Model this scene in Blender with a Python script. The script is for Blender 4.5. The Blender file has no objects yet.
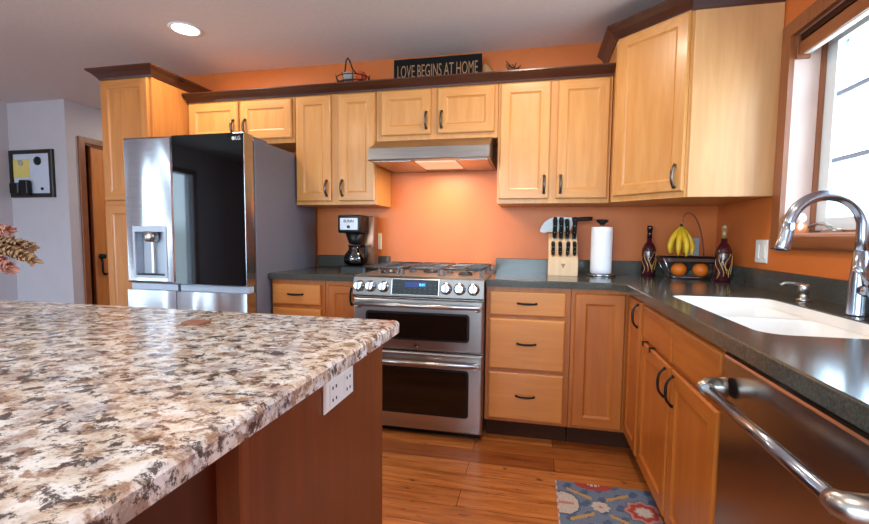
import bpy, bmesh, math, random
from math import sin, cos, pi, radians
from mathutils import Vector, Matrix
from mathutils.geometry import tessellate_polygon
random.seed(7)
SC = bpy.context.scene
COL = SC.collection
XR, H = 2.139, 2.41          # right wall, ceiling height (back wall is y = 0, floor z = 0)
CT = 0.92                    # worktop height

# ------------------------------------------------------------------ camera
CAM = (1.0228, -3.0299, 1.1479); YAW, PITCH, ROLL, FPX = 0.2132, -0.071, 0.010, 432.46
f = Vector((-sin(YAW)*cos(PITCH), cos(YAW)*cos(PITCH), sin(PITCH)))
r = Vector((cos(YAW), sin(YAW), 0)); u = r.cross(f)
r2 = r*cos(ROLL)+u*sin(ROLL); u2 = -r*sin(ROLL)+u*cos(ROLL)
cd = bpy.data.cameras.new('camera'); cam = bpy.data.objects.new('camera', cd); COL.objects.link(cam)
M = Matrix((r2, u2, -f)).transposed().to_4x4(); M.translation = Vector(CAM); cam.matrix_world = M
cd.sensor_width = 36; cd.lens = FPX/869*36; cd.shift_x = -5.51/869; cd.shift_y = 6.27/869
cd.clip_start = 0.02
SC.camera = cam

# ------------------------------------------------------------------ world, exposure
W = bpy.data.worlds.new('sky'); SC.world = W; W.use_nodes = True
nt = W.node_tree; nt.nodes.clear()
wo = nt.nodes.new('ShaderNodeOutputWorld'); bg = nt.nodes.new('ShaderNodeBackground')
tc = nt.nodes.new('ShaderNodeTexCoord'); sp = nt.nodes.new('ShaderNodeSeparateXYZ'); rp = nt.nodes.new('ShaderNodeValToRGB')
nt.links.new(tc.outputs['Generated'], sp.inputs[0]); nt.links.new(sp.outputs['Z'], rp.inputs[0])
rp.color_ramp.elements[0].position = 0.0; rp.color_ramp.elements[0].color = (0.42, 0.52, 0.60, 1)
rp.color_ramp.elements[1].position = 0.5; rp.color_ramp.elements[1].color = (0.50, 0.72, 1.0, 1)
e = rp.color_ramp.elements.new(0.03); e.color = (0.66, 0.84, 1.0, 1)
nt.links.new(rp.outputs[0], bg.inputs[0]); nt.links.new(bg.outputs[0], wo.inputs[0])
bg.inputs[1].default_value = 19.0
SC.view_settings.view_transform = 'Standard'; SC.view_settings.look = 'None'
SC.view_settings.exposure = -0.06; SC.view_settings.gamma = 1.0; SC.view_settings.use_curve_mapping = False
SC.cycles.max_bounces = 8; SC.cycles.diffuse_bounces = 5; SC.cycles.glossy_bounces = 4
SC.cycles.transparent_max_bounces = 8; SC.cycles.sample_clamp_indirect = 6.0
LAMP_W = 10.5                # each recessed ceiling lamp
LAMP_COL = (1.0, 0.86, 0.70)
HOOD_W = 7.5

def portal(name, loc, rot, sx, sy):
    l = bpy.data.lights.new(name, 'AREA'); l.shape = 'RECTANGLE'; l.size = sx; l.size_y = sy
    l.cycles.is_portal = True
    o = bpy.data.objects.new(name, l); COL.objects.link(o); o.location = loc; o.rotation_euler = rot
    return o
portal('window_portal', (XR+0.20, -1.41, 1.62), (0, radians(90), 0), 0.9, 1.4)
portal('patio_portal', (-4.22, -3.97, 1.05), (0, radians(-90), 0), 2.0, 0.7)
portal('rear_portal', (-0.6, -6.12, 1.35), (radians(90), 0, 0), 3.8, 1.7)

# ------------------------------------------------------------------ materials
def lin(c):
    return tuple(((v/255/12.92) if v/255 <= 0.04045 else ((v/255+0.055)/1.055)**2.4) for v in c)+(1,)
def setin(n, k, v):
    if k in n.inputs: n.inputs[k].default_value = v
def newmat(name):
    m = bpy.data.materials.new(name); m.use_nodes = True
    n = m.node_tree; b = n.nodes['Principled BSDF']
    return m, n, b
def N(n, t): return n.nodes.new(t)
def coords(n, scale, kind='Object'):
    t = N(n, 'ShaderNodeTexCoord'); mp = N(n, 'ShaderNodeMapping'); mp.inputs['Scale'].default_value = scale
    n.links.new(t.outputs[kind], mp.inputs[0]); return mp.outputs[0]
def noise(n, vec, sc=5, det=4, dist=0, rough=.5):
    x = N(n, 'ShaderNodeTexNoise'); n.links.new(vec, x.inputs['Vector'])
    x.inputs['Scale'].default_value = sc; x.inputs['Detail'].default_value = det
    x.inputs['Distortion'].default_value = dist; x.inputs['Roughness'].default_value = rough
    return x.outputs['Fac']
def ramp(n, fac, stops, const=False):
    x = N(n, 'ShaderNodeValToRGB'); n.links.new(fac, x.inputs[0]); el = x.color_ramp.elements
    if const: x.color_ramp.interpolation = 'CONSTANT'
    el[0].position, el[0].color = stops[0]; el[1].position, el[1].color = stops[-1]
    for p, c in stops[1:-1]:
        e = el.new(p); e.color = c
    return x.outputs[0]
def mix(n, fac, a, b, mode='MIX'):
    x = N(n, 'ShaderNodeMix'); x.data_type = 'RGBA'; x.blend_type = mode
    if isinstance(fac, (int, float)): x.inputs[0].default_value = fac
    else: n.links.new(fac, x.inputs[0])
    for i, v in ((6, a), (7, b)):
        if isinstance(v, tuple): x.inputs[i].default_value = v
        else: n.links.new(v, x.inputs[i])
    return x.outputs[2]
def bump(n, b, h, s=.1, d=.01):
    x = N(n, 'ShaderNodeBump'); x.inputs['Strength'].default_value = s; x.inputs['Distance'].default_value = d
    n.links.new(h, x.inputs['Height']); n.links.new(x.outputs[0], b.inputs['Normal'])
def plain(name, c, rough=.5, metal=0, var=.06, vs=30, bmp=0, **kw):
    m, n, b = newmat(name)
    f_ = noise(n, coords(n, (1, 1, 1)), vs, 3)
    lo = tuple(v*(1-var) for v in lin(c)[:3])+(1,); hi = tuple(min(1, v*(1+var)) for v in lin(c)[:3])+(1,)
    n.links.new(ramp(n, f_, [(.3, lo), (.7, hi)]), b.inputs['Base Color'])
    b.inputs['Roughness'].default_value = rough; b.inputs['Metallic'].default_value = metal
    for k, v in kw.items(): setin(b, k.replace('_', ' '), v)
    if bmp: bump(n, b, f_, bmp, .004)
    return m
def wood(name, axis, dark, light, rough=.36, fig=1.0, stripe=0.0, coat=.15):
    m, n, b = newmat(name)
    s = {'x': (1.2, 14, 14), 'y': (14, 1.2, 14), 'z': (14, 14, 1.2)}[axis]
    v = coords(n, s)
    g = noise(n, v, 2.2, 6, .7)
    big = noise(n, coords(n, tuple(k*.35 for k in s)), 1.4, 3, 1.2)
    c = ramp(n, g, [(.25, lin(dark)), (.75, lin(light))])
    mid = tuple((p+q)/2*.88 for p, q in zip(lin(dark)[:3], lin(light)[:3]))+(1,)
    c = mix(n, ramp(n, big, [(.45, (0, 0, 0, 1)), (.75, (.55*fig,)*3+(1,))]), c, mid)
    oi = N(n, 'ShaderNodeObjectInfo')
    tint = ramp(n, oi.outputs['Random'], [(0, (.93, .92, .90, 1)), (1, (1.0, 1.0, 1.0, 1))])
    c = mix(n, 1.0, c, tint, 'MULTIPLY')
    n.links.new(c, b.inputs['Base Color']); b.inputs['Roughness'].default_value = rough
    setin(b, 'Coat Weight', coat); setin(b, 'Coat Roughness', .18)
    bump(n, b, g, .05, .002)
    return m
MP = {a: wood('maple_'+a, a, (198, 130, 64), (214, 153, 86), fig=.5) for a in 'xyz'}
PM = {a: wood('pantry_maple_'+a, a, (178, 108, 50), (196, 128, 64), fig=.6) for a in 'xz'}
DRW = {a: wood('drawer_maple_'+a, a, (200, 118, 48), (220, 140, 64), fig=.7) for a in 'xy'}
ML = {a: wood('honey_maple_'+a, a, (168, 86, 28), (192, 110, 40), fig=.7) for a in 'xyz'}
VENEER_SHEEN = wood('panel_veneer_sheen', 'z', (206, 150, 98), (218, 166, 114), .34, fig=.3)  # paler veneer, with part of the daylight sheen put into its colour
CH = {a: wood('cherry_'+a, a, (58, 28, 19), (84, 42, 26), .32) for a in 'xyz'}
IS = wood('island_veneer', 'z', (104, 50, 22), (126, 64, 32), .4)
IS_SHADE = wood('island_shaded', 'z', (74, 34, 18), (92, 46, 26), .4)  # darker copy of the island veneer; the recess shade is put into its colour
TRIM = {a: wood('trim_'+a, a, (122, 66, 34), (156, 92, 52), .35) for a in 'xyz'}
PINE = wood('pine_door', 'z', (196, 116, 48), (222, 146, 72), .4)
KNIFEW = wood('block_wood', 'z', (210, 168, 126), (226, 188, 146), .5)
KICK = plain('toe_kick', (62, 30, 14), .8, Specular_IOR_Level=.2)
ORANGE = plain('orange_paint', (207, 110, 46), .45, var=.04, vs=8, bmp=.04)
WHITE = plain('white_paint', (200, 195, 202), .6, var=.02, vs=9, bmp=.03)
CEIL = plain('ceiling_paint', (218, 212, 211), .75, var=.03, vs=60, bmp=.15)
JAMB = plain('jamb_paint', (212, 180, 166), .4, var=.04, vs=4)
MUNT = plain('muntin_grey', (150, 164, 188), .35, var=.01)
SASH = plain('sash_white', (232, 238, 240), .35, var=.01)
STEEL_D = plain('oven_steel', (188, 182, 178), .3, 1, var=.04, vs=3)
DWS = plain('dishwasher_steel', (168, 160, 154), .24, 1, var=.04, vs=3)
CHROME = plain('chrome', (168, 172, 182), .2, 1, var=.02)
NICKEL = plain('brushed_nickel', (196, 192, 186), .3, 1, var=.03)
BRONZE = plain('pewter', (104, 90, 80), .28, .9, var=.1)
BLACKM = plain('black_metal', (26, 23, 22), .4, .6, var=.1)
BLACK = plain('black_plastic', (10, 10, 11), .42, var=.1, Specular_IOR_Level=.35)
BLACKG = plain('black_glass', (5, 6, 8), .03, var=.02, Specular_IOR_Level=.35)
OVENG = plain('oven_glass', (20, 13, 10), .07, var=.05)
IRON = plain('cast_iron', (74, 72, 74), .3, .6, var=.15)
GREYP = plain('grey_plastic', (176, 184, 198), .4, var=.03)
FSIDE = plain('fridge_side', (110, 110, 122), .5, .15, var=.03, bmp=.03)
WHITEP = plain('white_plastic', (236, 234, 228), .35, var=.01)
IVORY = plain('ivory_plastic', (226, 214, 190), .4, var=.01)
SINKM = plain('sink_composite', (238, 233, 226), .25, var=.01)
PAPER = plain('paper_towel', (240, 236, 238), .9, var=.02, vs=120, bmp=.3)
RIMM = plain('lamp_rim', (235, 232, 228), .5, var=.01)
DOORW = plain('frame_black', (30, 24, 22), .4)
BOARD = plain('memo_white', (206, 214, 232), .3, var=.02)
NOTE = plain('note_yellow', (226, 204, 118), .8, var=.04)
TAN = plain('letter_tan', (158, 116, 78), .6, var=.08)
SIGNB = plain('sign_black', (15, 14, 15), .75, var=.15, vs=12, Specular_IOR_Level=.2)
BANANA = plain('banana_skin', (232, 186, 40), .45, var=.12, vs=18)
BANTIP = plain('banana_tip', (60, 44, 20), .6)
ORFR = plain('orange_skin', (226, 112, 22), .45, var=.06, vs=60, bmp=.25)
GOLD = plain('gold_paint', (214, 172, 92), .35, .5, var=.1)
BURG = plain('burgundy_glass', (66, 18, 30), .12, var=.2, vs=10, Coat_Weight=.6)
NECKD = plain('dark_glass', (34, 18, 18), .12)
NECKG = plain('gold_neck', (176, 138, 92), .4, .3, var=.2)
LEATH = plain('leather', (128, 74, 46), .6, var=.1)
CERAM = plain('vase_glaze', (92, 78, 70), .3, var=.15, vs=8)
PETALP = plain('petal_pink', (164, 106, 90), .8, var=.2)
PETALT = plain('petal_tan', (144, 108, 74), .8, var=.2)
STEMM = plain('stem_brown', (120, 88, 56), .8)
GOURDW = plain('gourd_grey', (176, 170, 168), .6, var=.1)
GOURDO = plain('gourd_orange', (206, 78, 30), .6, var=.12)
WIRE = plain('rust_wire', (46, 26, 22), .5, .5)
TWIG = plain('twig', (60, 42, 32), .8)
FIGO = plain('fig_orange', (222, 128, 64), .5)
RUGW = {}
def emit(name, c, s):
    m, n, b = newmat(name); b.inputs['Base Color'].default_value = lin(c)
    setin(b, 'Emission Color', lin(c)); setin(b, 'Emission Strength', s); return m
LAMPE = emit('lamp_glow', (255, 244, 226), 14)
HOODE = emit('hood_glow', (255, 214, 176), .42)
DISPE = emit('clock_glow', (90, 220, 255), 1.6)
DISPB = emit('display_blue', (22, 40, 110), .25)
def make_glass():
    m, n, b = newmat('window_glass')
    n.nodes.remove(b); tr = N(n, 'ShaderNodeBsdfTransparent'); gl = N(n, 'ShaderNodeBsdfGlossy'); gl.inputs['Roughness'].default_value = .01
    mx = N(n, 'ShaderNodeMixShader'); lw = N(n, 'ShaderNodeLayerWeight'); lw.inputs[0].default_value = .12
    tr.inputs[0].default_value = (.95, .98, .98, 1)
    n.links.new(lw.outputs['Fresnel'], mx.inputs[0]); n.links.new(tr.outputs[0], mx.inputs[1]); n.links.new(gl.outputs[0], mx.inputs[2])
    n.links.new(mx.outputs[0], n.nodes['Material Output'].inputs[0]); return m
GLASS = make_glass()
def carafe_glass():
    m, n, b = newmat('carafe_glass'); n.nodes.remove(b)
    tr = N(n, 'ShaderNodeBsdfTransparent'); gl = N(n, 'ShaderNodeBsdfGlossy'); gl.inputs['Roughness'].default_value = .05
    mx = N(n, 'ShaderNodeMixShader'); lw = N(n, 'ShaderNodeLayerWeight'); lw.inputs[0].default_value = .45
    tr.inputs[0].default_value = (.80, .84, .86, 1)
    n.links.new(lw.outputs['Fresnel'], mx.inputs[0]); n.links.new(tr.outputs[0], mx.inputs[1]); n.links.new(gl.outputs[0], mx.inputs[2])
    n.links.new(mx.outputs[0], n.nodes['Material Output'].inputs[0]); return m
CARAFE = carafe_glass()
def steel():
    m, n, b = newmat('brushed_steel')
    g = noise(n, coords(n, (2, 2, 160)), 3, 2)
    wv = noise(n, coords(n, (1.6, 1.6, .7)), 1.6, 1, .3)
    n.links.new(ramp(n, g, [(.3, lin((176, 176, 180))), (.7, lin((196, 196, 202)))]), b.inputs['Base Color'])
    b.inputs['Metallic'].default_value = 1; b.inputs['Roughness'].default_value = .24
    bump(n, b, wv, 1.0, .09); return m
STEEL = steel()
def hoodsteel():
    m, n, b = newmat('hood_steel')
    g = noise(n, coords(n, (2, 160, 160)), 3, 2)
    n.links.new(ramp(n, g, [(.3, lin((158, 152, 148))), (.7, lin((184, 178, 174)))]), b.inputs['Base Color'])
    b.inputs['Metallic'].default_value = 1; b.inputs['Roughness'].default_value = .3; return m
HSTEEL = hoodsteel()
def counter():
    m, n, b = newmat('grey_counter')
    g = noise(n, coords(n, (1, 1, 1)), 220, 3)
    g2 = noise(n, coords(n, (1, 1, 1)), 5, 3)
    c = ramp(n, g, [(.32, lin((56, 54, 49))), (.5, lin((70, 68, 61))), (.68, lin((84, 81, 72)))])
    c = mix(n, ramp(n, g2, [(.4, (0, 0, 0, 1)), (.7, (.25, .25, .25, 1))]), c, lin((66, 63, 59)))
    n.links.new(c, b.inputs['Base Color']); b.inputs['Roughness'].default_value = .14
    bump(n, b, g, .008, .0005); return m
COUNTER = counter()
def granite():
    m, n, b = newmat('granite')
    v = coords(n, (1, 1, 1))
    a = noise(n, v, 24, 6, .3, .65); d = noise(n, coords(n, (1.0, 1.25, 1)), 30, 6, .35, .7); k = noise(n, coords(n, (1, 1.2, 1)), 36, 7, .3, .74)
    z = noise(n, v, 17, 5, .3, .65); q = noise(n, v, 120, 3)
    base = ramp(n, a, [(.38, lin((188, 166, 146))), (.47, lin((214, 202, 188))), (.58, lin((230, 228, 226)))])
    base = mix(n, ramp(n, d, [(.50, (0, 0, 0, 1)), (.58, (.9, .9, .9, 1))]), base, lin((150, 118, 96)))
    base = mix(n, ramp(n, z, [(.52, (0, 0, 0, 1)), (.62, (.65, .65, .65, 1))]), base, lin((166, 162, 166)))
    base = mix(n, ramp(n, k, [(.522, (0, 0, 0, 1)), (.575, (.92, .92, .92, 1))]), base, lin((66, 52, 50)))
    base = mix(n, ramp(n, q, [(.62, (0, 0, 0, 1)), (.70, (.6, .6, .6, 1))]), base, lin((92, 78, 74)))
    n.links.new(base, b.inputs['Base Color']); b.inputs['Roughness'].default_value = .13
    return m
GRANITE = granite()
def floor_mat():
    m, n, b = newmat('plank_floor')
    v = coords(n, (1, 1, 1))
    br = N(n, 'ShaderNodeTexBrick'); n.links.new(v, br.inputs['Vector'])
    br.offset = .37; br.inputs['Scale'].default_value = 1; br.inputs['Brick Width'].default_value = 1.15
    br.inputs['Row Height'].default_value = .128; br.inputs['Mortar Size'].default_value = .0016; br.inputs['Mortar Smooth'].default_value = .3
    br.inputs['Color1'].default_value = lin((158, 88, 40)); br.inputs['Color2'].default_value = lin((212, 134, 68)); br.inputs['Mortar'].default_value = lin((80, 42, 24))
    g = noise(n, coords(n, (1.6, 18, 1)), 2.4, 6, .6)
    c = mix(n, .85, br.outputs['Color'], ramp(n, g, [(.28, lin((182, 146, 118))), (.72, (1, 1, 1, 1))]), 'MULTIPLY')
    kn = noise(n, coords(n, (4.5, 16, 1)), 2.2, 5, .4, .6)
    c = mix(n, ramp(n, kn, [(.60, (0, 0, 0, 1)), (.70, (.85, .85, .85, 1))]), c, lin((84, 42, 22)))
    n.links.new(c, b.inputs['Base Color']); b.inputs['Roughness'].default_value = .3
    bump(n, b, g, .06, .002); return m
FLOORM = floor_mat()

# ------------------------------------------------------------------ mesh helpers
class MB:
    def __init__(s): s.v = []; s.f = []; s.sm = []; s.mi = []
    def add(s, vs, fs, smooth=False, mi=0):
        o = len(s.v); s.v += [tuple(p) for p in vs]
        for q in fs:
            s.f.append([o+i for i in q]); s.sm.append(smooth); s.mi.append(mi)
        return s
    def bm(s, b, smooth=False, mi=0):
        b.verts.index_update()
        s.add([v.co.copy() for v in b.verts], [[v.index for v in fc.verts] for fc in b.faces], smooth, mi); b.free(); return s
    def box(s, x0, y0, z0, x1, y1, z1, bev=0, seg=1, mi=0, mat=None):
        b = bmesh.new(); bmesh.ops.create_cube(b, size=1)
        for v in b.verts:
            v.co = Vector(((x0+x1)/2+v.co.x*abs(x1-x0), (y0+y1)/2+v.co.y*abs(y1-y0), (z0+z1)/2+v.co.z*abs(z1-z0)))
        if bev: bmesh.ops.bevel(b, geom=b.edges[:], offset=bev, segments=seg, profile=.5, affect='EDGES')
        if mat is not None: b.transform(mat)
        return s.bm(b, seg > 1, mi)
    def loft(s, loops, cap0=True, cap1=True, smooth=True, closed=False, mi=0):
        n = len(loops[0]); vs = [p for l in loops for p in l]; fs = []
        for i in range(len(loops)-1+(1 if closed else 0)):
            a = i*n; c = ((i+1) % len(loops))*n
            for j in range(n):
                k = (j+1) % n; fs.append((a+j, a+k, c+k, c+j))
        s.add(vs, fs, smooth, mi)
        o = len(s.v)-len(vs)
        if not closed:
            if cap0: s.f.append([o+i for i in reversed(range(n))]); s.sm.append(False); s.mi.append(mi)
            if cap1: s.f.append([o+(len(loops)-1)*n+i for i in range(n)]); s.sm.append(False); s.mi.append(mi)
        return s
    def lathe(s, prof, c=(0, 0, 0), seg=24, axis='z', mi=0, smooth=True):
        loops = []
        for rr, z in prof:
            L = []
            for i in range(seg):
                a = 2*pi*i/seg; x, y = rr*cos(a), rr*sin(a)
                p = {'z': (x, y, z), 'y': (x, z, y), 'x': (z, x, y)}[axis]
                L.append((c[0]+p[0], c[1]+p[1], c[2]+p[2]))
            loops.append(L)
        return s.loft(loops, smooth=smooth, mi=mi)
    def tube(s, pts, rad, seg=10, closed=False, mi=0):
        pts = [Vector(p) for p in pts]; n = len(pts); loops = []; up = None
        for i, p in enumerate(pts):
            a = pts[(i-1) % n] if (closed or i > 0) else p; b = pts[(i+1) % n] if (closed or i < n-1) else p
            t = (b-a).normalized()
            if up is None:
                up = Vector((0, 0, 1)) if abs(t.z) < .9 else Vector((1, 0, 0))
            up = (up-t*up.dot(t)).normalized(); sd = t.cross(up)
            rr = rad[i] if isinstance(rad, (list, tuple)) else rad
            loops.append([p+up*rr*cos(2*pi*k/seg)+sd*rr*sin(2*pi*k/seg) for k in range(seg)])
        return s.loft(loops, closed=closed, mi=mi)
    def cyl(s, p0, p1, r0, r1=None, seg=16, mi=0):
        return s.tube([p0, p1], [r0, r0 if r1 is None else r1], seg, mi=mi)
    def ball(s, c, rx, ry=None, rz=None, u_=18, v_=12, mi=0):
        ry = ry or rx; rz = rz or rx
        b = bmesh.new(); bmesh.ops.create_uvsphere(b, u_segments=u_, v_segments=v_, radius=1)
        for v in b.verts: v.co = Vector((c[0]+v.co.x*rx, c[1]+v.co.y*ry, c[2]+v.co.z*rz))
        return s.bm(b, True, mi)
    def poly(s, outer, holes, a0, a1, axis='z', inset=0, mi=0):
        """solid from a 2D outline with holes, extruded along axis from a0 to a1; inset chamfers the far end's outer edge"""
        def P(p, a): return {'z': (p[0], p[1], a), 'y': (p[0], a, p[1]), 'x': (a, p[0], p[1])}[axis]
        ins = offset_poly(outer, -inset) if inset else outer
        for top in (True, False):
            rings = [ins if top else outer]+holes
            tri = tessellate_polygon([[Vector((q[0], q[1], 0)) for q in rg] for rg in rings])
            flat = [q for rg in rings for q in rg]
            s.add([P(q, a1 if top else a0) for q in flat], [t if top else tuple(reversed(t)) for t in tri], False, mi)
        sg = 1 if a1 > a0 else -1
        am = a1-sg*inset
        n = len(outer)
        lay = [[P(q, a0) for q in outer], [P(q, am) for q in outer]]
        if inset: lay.append([P(q, a1) for q in ins])
        s.loft(lay, False, False, False, mi=mi)
        for h in holes: s.loft([[P(q, a0) for q in h], [P(q, a1) for q in h]], False, False, False, mi=mi)
        return s
    def build(s, name, mats, parent=None, origin=None, loc=None):
        """links the collected pieces as one mesh; vertices are given in world space, origin is where the thing stands"""
        me = bpy.data.meshes.new(name)
        o = Vector(origin) if origin is not None else (ORIG.get(parent.name, Vector((0, 0, 0))) if parent else Vector((0, 0, 0)))
        me.from_pydata([tuple(Vector(p)-o) for p in s.v], [], s.f)
        for p, sm, mi in zip(me.polygons, s.sm, s.mi): p.use_smooth = sm; p.material_index = mi
        b = bmesh.new(); b.from_mesh(me); bmesh.ops.remove_doubles(b, verts=b.verts, dist=1e-6)
        bmesh.ops.recalc_face_normals(b, faces=b.faces); b.to_mesh(me); b.free()
        for m_ in (mats if isinstance(mats, (list, tuple)) else [mats]): me.materials.append(m_)
        ob = bpy.data.objects.new(name, me); COL.objects.link(ob)
        if parent: ob.parent = parent
        else: ob.location = o
        ORIG[ob.name] = o
        return ob
ORIG = {}
def offset_poly(poly, d):
    n = len(poly); out = []
    area = sum(poly[i][0]*poly[(i+1) % n][1]-poly[(i+1) % n][0]*poly[i][1] for i in range(n))
    sg = 1 if area > 0 else -1
    for i in range(n):
        a, b, c = Vector(poly[i-1]), Vector(poly[i]), Vector(poly[(i+1) % n])
        e1 = (b-a).normalized(); e2 = (c-b).normalized()
        n1 = Vector((e1.y, -e1.x))*sg; n2 = Vector((e2.y, -e2.x))*sg
        m_ = (n1+n2); k = max(.3, 1+n1.dot(n2))
        out.append(tuple(b+m_*d/k))
    return out
def rrect(x0, y0, x1, y1, rad, n=5):
    out = []
    for cx, cy, a0 in ((x1-rad, y1-rad, 0), (x0+rad, y1-rad, 90), (x0+rad, y0+rad, 180), (x1-rad, y0+rad, 270)):
        for i in range(n+1):
            a = radians(a0+90*i/n); out.append((cx+rad*cos(a), cy+rad*sin(a)))
    return out
def tag(o, label, cat, group=None):
    o['label'] = label; o['category'] = cat
    if group: o['group'] = group
    return o
def thing(name, label, cat, loc, group=None):
    o = bpy.data.objects.new(name, None); o.empty_display_size = .05; COL.objects.link(o); o.location = loc
    ORIG[o.name] = Vector(loc); return tag(o, label, cat, group)
def struct(o): o['kind'] = 'structure'; return o
def B(*a, **k): return MB().box(*a, **k)
def dup(root, loc, label=None, group=None):
    c = root.copy(); COL.objects.link(c); c.location = loc
    if label: c['label'] = label
    if group: c['group'] = group
    for ch in list(root.children):
        d = ch.copy(); COL.objects.link(d); d.parent = c
        for g in ch.children:
            e_ = g.copy(); COL.objects.link(e_); e_.parent = d
    return c
def text_mesh(name, body, size, mat, parent, loc, ux, uy, depth=.002, xs=1.0, bold=0.0):
    """lettering as a mesh; ux / uy are the reading and up directions"""
    cu = bpy.data.curves.new('lettering_curve', 'FONT'); cu.body = body; cu.size = size; cu.extrude = depth/2; cu.offset = bold
    cu.align_x = 'CENTER'; cu.align_y = 'CENTER'; cu.resolution_u = 3
    t = bpy.data.objects.new('lettering_curve', cu); COL.objects.link(t)
    dg = bpy.context.evaluated_depsgraph_get(); dg.update()
    me = bpy.data.meshes.new_from_object(t.evaluated_get(dg)); bpy.data.objects.remove(t); bpy.data.curves.remove(cu)
    ux = Vector(ux).normalized(); uy = Vector(uy).normalized(); uz = ux.cross(uy)
    o = ORIG[parent.name]
    for v in me.vertices: v.co = Vector(loc)-o+ux*v.co.x*xs+uy*v.co.y+uz*v.co.z
    me.materials.clear(); me.materials.append(mat)
    ob = bpy.data.objects.new(name, me); COL.objects.link(ob); ob.parent = parent; ORIG[ob.name] = o
    return ob
def door_mb(o, U, V, Nn, w, h, t=.02, fr=.055, rec=.008, slope=.012):
    """framed recessed-panel door; o = lower corner on the cabinet face, U across, V up, Nn outward"""
    o, U, V, Nn = Vector(o), Vector(U).normalized(), Vector(V).normalized(), Vector(Nn).normalized()
    def ring(i, d): return [o+U*a+V*b+Nn*d for a, b in ((i, i), (w-i, i), (w-i, h-i), (i, h-i))]
    mb = MB(); R_ = [ring(0, .001), ring(0, t-.006), ring(.006, t), ring(fr, t), ring(fr+.004, t-.004), ring(fr+slope, t-rec), ]
    vs = [p for q in R_ for p in q]
    for k in range(len(R_)-1):
        for j in range(4):
            jn = (j+1) % 4
            mb.add([R_[k][j], R_[k][jn], R_[k+1][jn], R_[k+1][j]], [(0, 1, 2, 3)], False, 1 if (j in (0, 2) and k >= 2) else 0)
    mb.add(R_[-1], [(0, 1, 2, 3)]); mb.add(R_[0], [(3, 2, 1, 0)])
    return mb
def slab_mb(o, U, V, Nn, w, h, t=.02, bev=.006):
    o, U, V, Nn = Vector(o), Vector(U).normalized(), Vector(V).normalized(), Vector(Nn).normalized()
    def ring(i, d): return [o+U*a+V*b+Nn*d for a, b in ((i, i), (w-i, i), (w-i, h-i), (i, h-i))]
    mb = MB(); mb.loft([ring(0, .001), ring(0, t-bev), ring(bev*.6, t-bev*.3), ring(bev*1.3, t)], smooth=False); return mb
def pull_mb(c, U, Nn, L=.1, rad=.0048, out=.026):
    """arched bar pull with two feet, centred at c on the door face"""
    c, U, Nn = Vector(c), Vector(U).normalized(), Vector(Nn).normalized()
    pts = []; rr = []
    for i in range(13):
        t = -1+2*i/12; pts.append(c+U*(t*L/2)+Nn*(.002+out*(1-abs(t)**3.2))); rr.append(rad*(1.35-.35*abs(t)) if abs(t) < .9 else rad*1.5)
    return MB().tube(pts, rr, 8)
UX, UY, UZ = Vector((1, 0, 0)), Vector((0, 1, 0)), Vector((0, 0, 1))
NB = Vector((0, -1, 0)); NR = Vector((-1, 0, 0))

# ------------------------------------------------------------------ room shell
YR, XL = -6.0, -4.035
struct(B(-4.3, YR-.2, -.1, XR+.16, 2.6, 0).build('floor', FLOORM))
struct(B(-4.3, YR-.2, H, XR+.16, 2.6, H+.1).build('ceiling', CEIL))
struct(B(-1.86, 0, 0, XR+.16, .14, H).build('wall_back', ORANGE))
WY0, WY1, WZ0, WZ1 = -2.10, -.742, 1.175, 2.066
struct(MB().poly([(YR-.15, 0), (0, 0), (0, H), (YR-.15, H)], [[(WY0, WZ0), (WY1, WZ0), (WY1, WZ1), (WY0, WZ1)]], XR, XR+.16, 'x').build('wall_right', ORANGE))
PY0, PY1, PZ1 = -4.32, -3.62, 2.05
struct(MB().poly([(YR-.15, 0), (.42, 0), (.42, H), (YR-.15, H)], [[(PY0, .04), (PY1, .04), (PY1, PZ1), (PY0, PZ1)]], XL-.14, XL, 'x').build('wall_left', WHITE))
struct(B(XL, .29, 0, -3.33, .42, H).build('wall_nook', WHITE))
DY0, DY1, DZ = .45, 1.22, 2.04
struct(MB().poly([(.42, 0), (2.45, 0), (2.45, H), (.42, H)], [[(DY0, 0), (DY1, 0), (DY1, DZ), (DY0, DZ)]], -3.45, -3.33, 'x').build('wall_hall', WHITE))
struct(B(-4.2, 2.45, 0, -1.72, 2.57, H).build('wall_far', WHITE))
struct(B(-1.86, .14, 0, -1.72, 2.45, H).build('wall_passage', WHITE))
struct(B(-4.2, .421, 0, -4.1, 2.449, H).build('wall_closet', WHITE))
RX0, RX1, RZ0, RZ1 = -2.5, 1.3, .5, 2.2
struct(MB().poly([(XL-.14, 0), (XR+.16, 0), (XR+.16, H), (XL-.14, H)], [[(RX0, RZ0), (RX1, RZ0), (RX1, RZ1), (RX0, RZ1)]], YR-.15, YR, 'y').build('wall_rear', WHITE))
struct(B(XL+.001, .275, 0, -3.34, .289, .09, .004).build('baseboard_nook', TRIM['x']))

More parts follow.
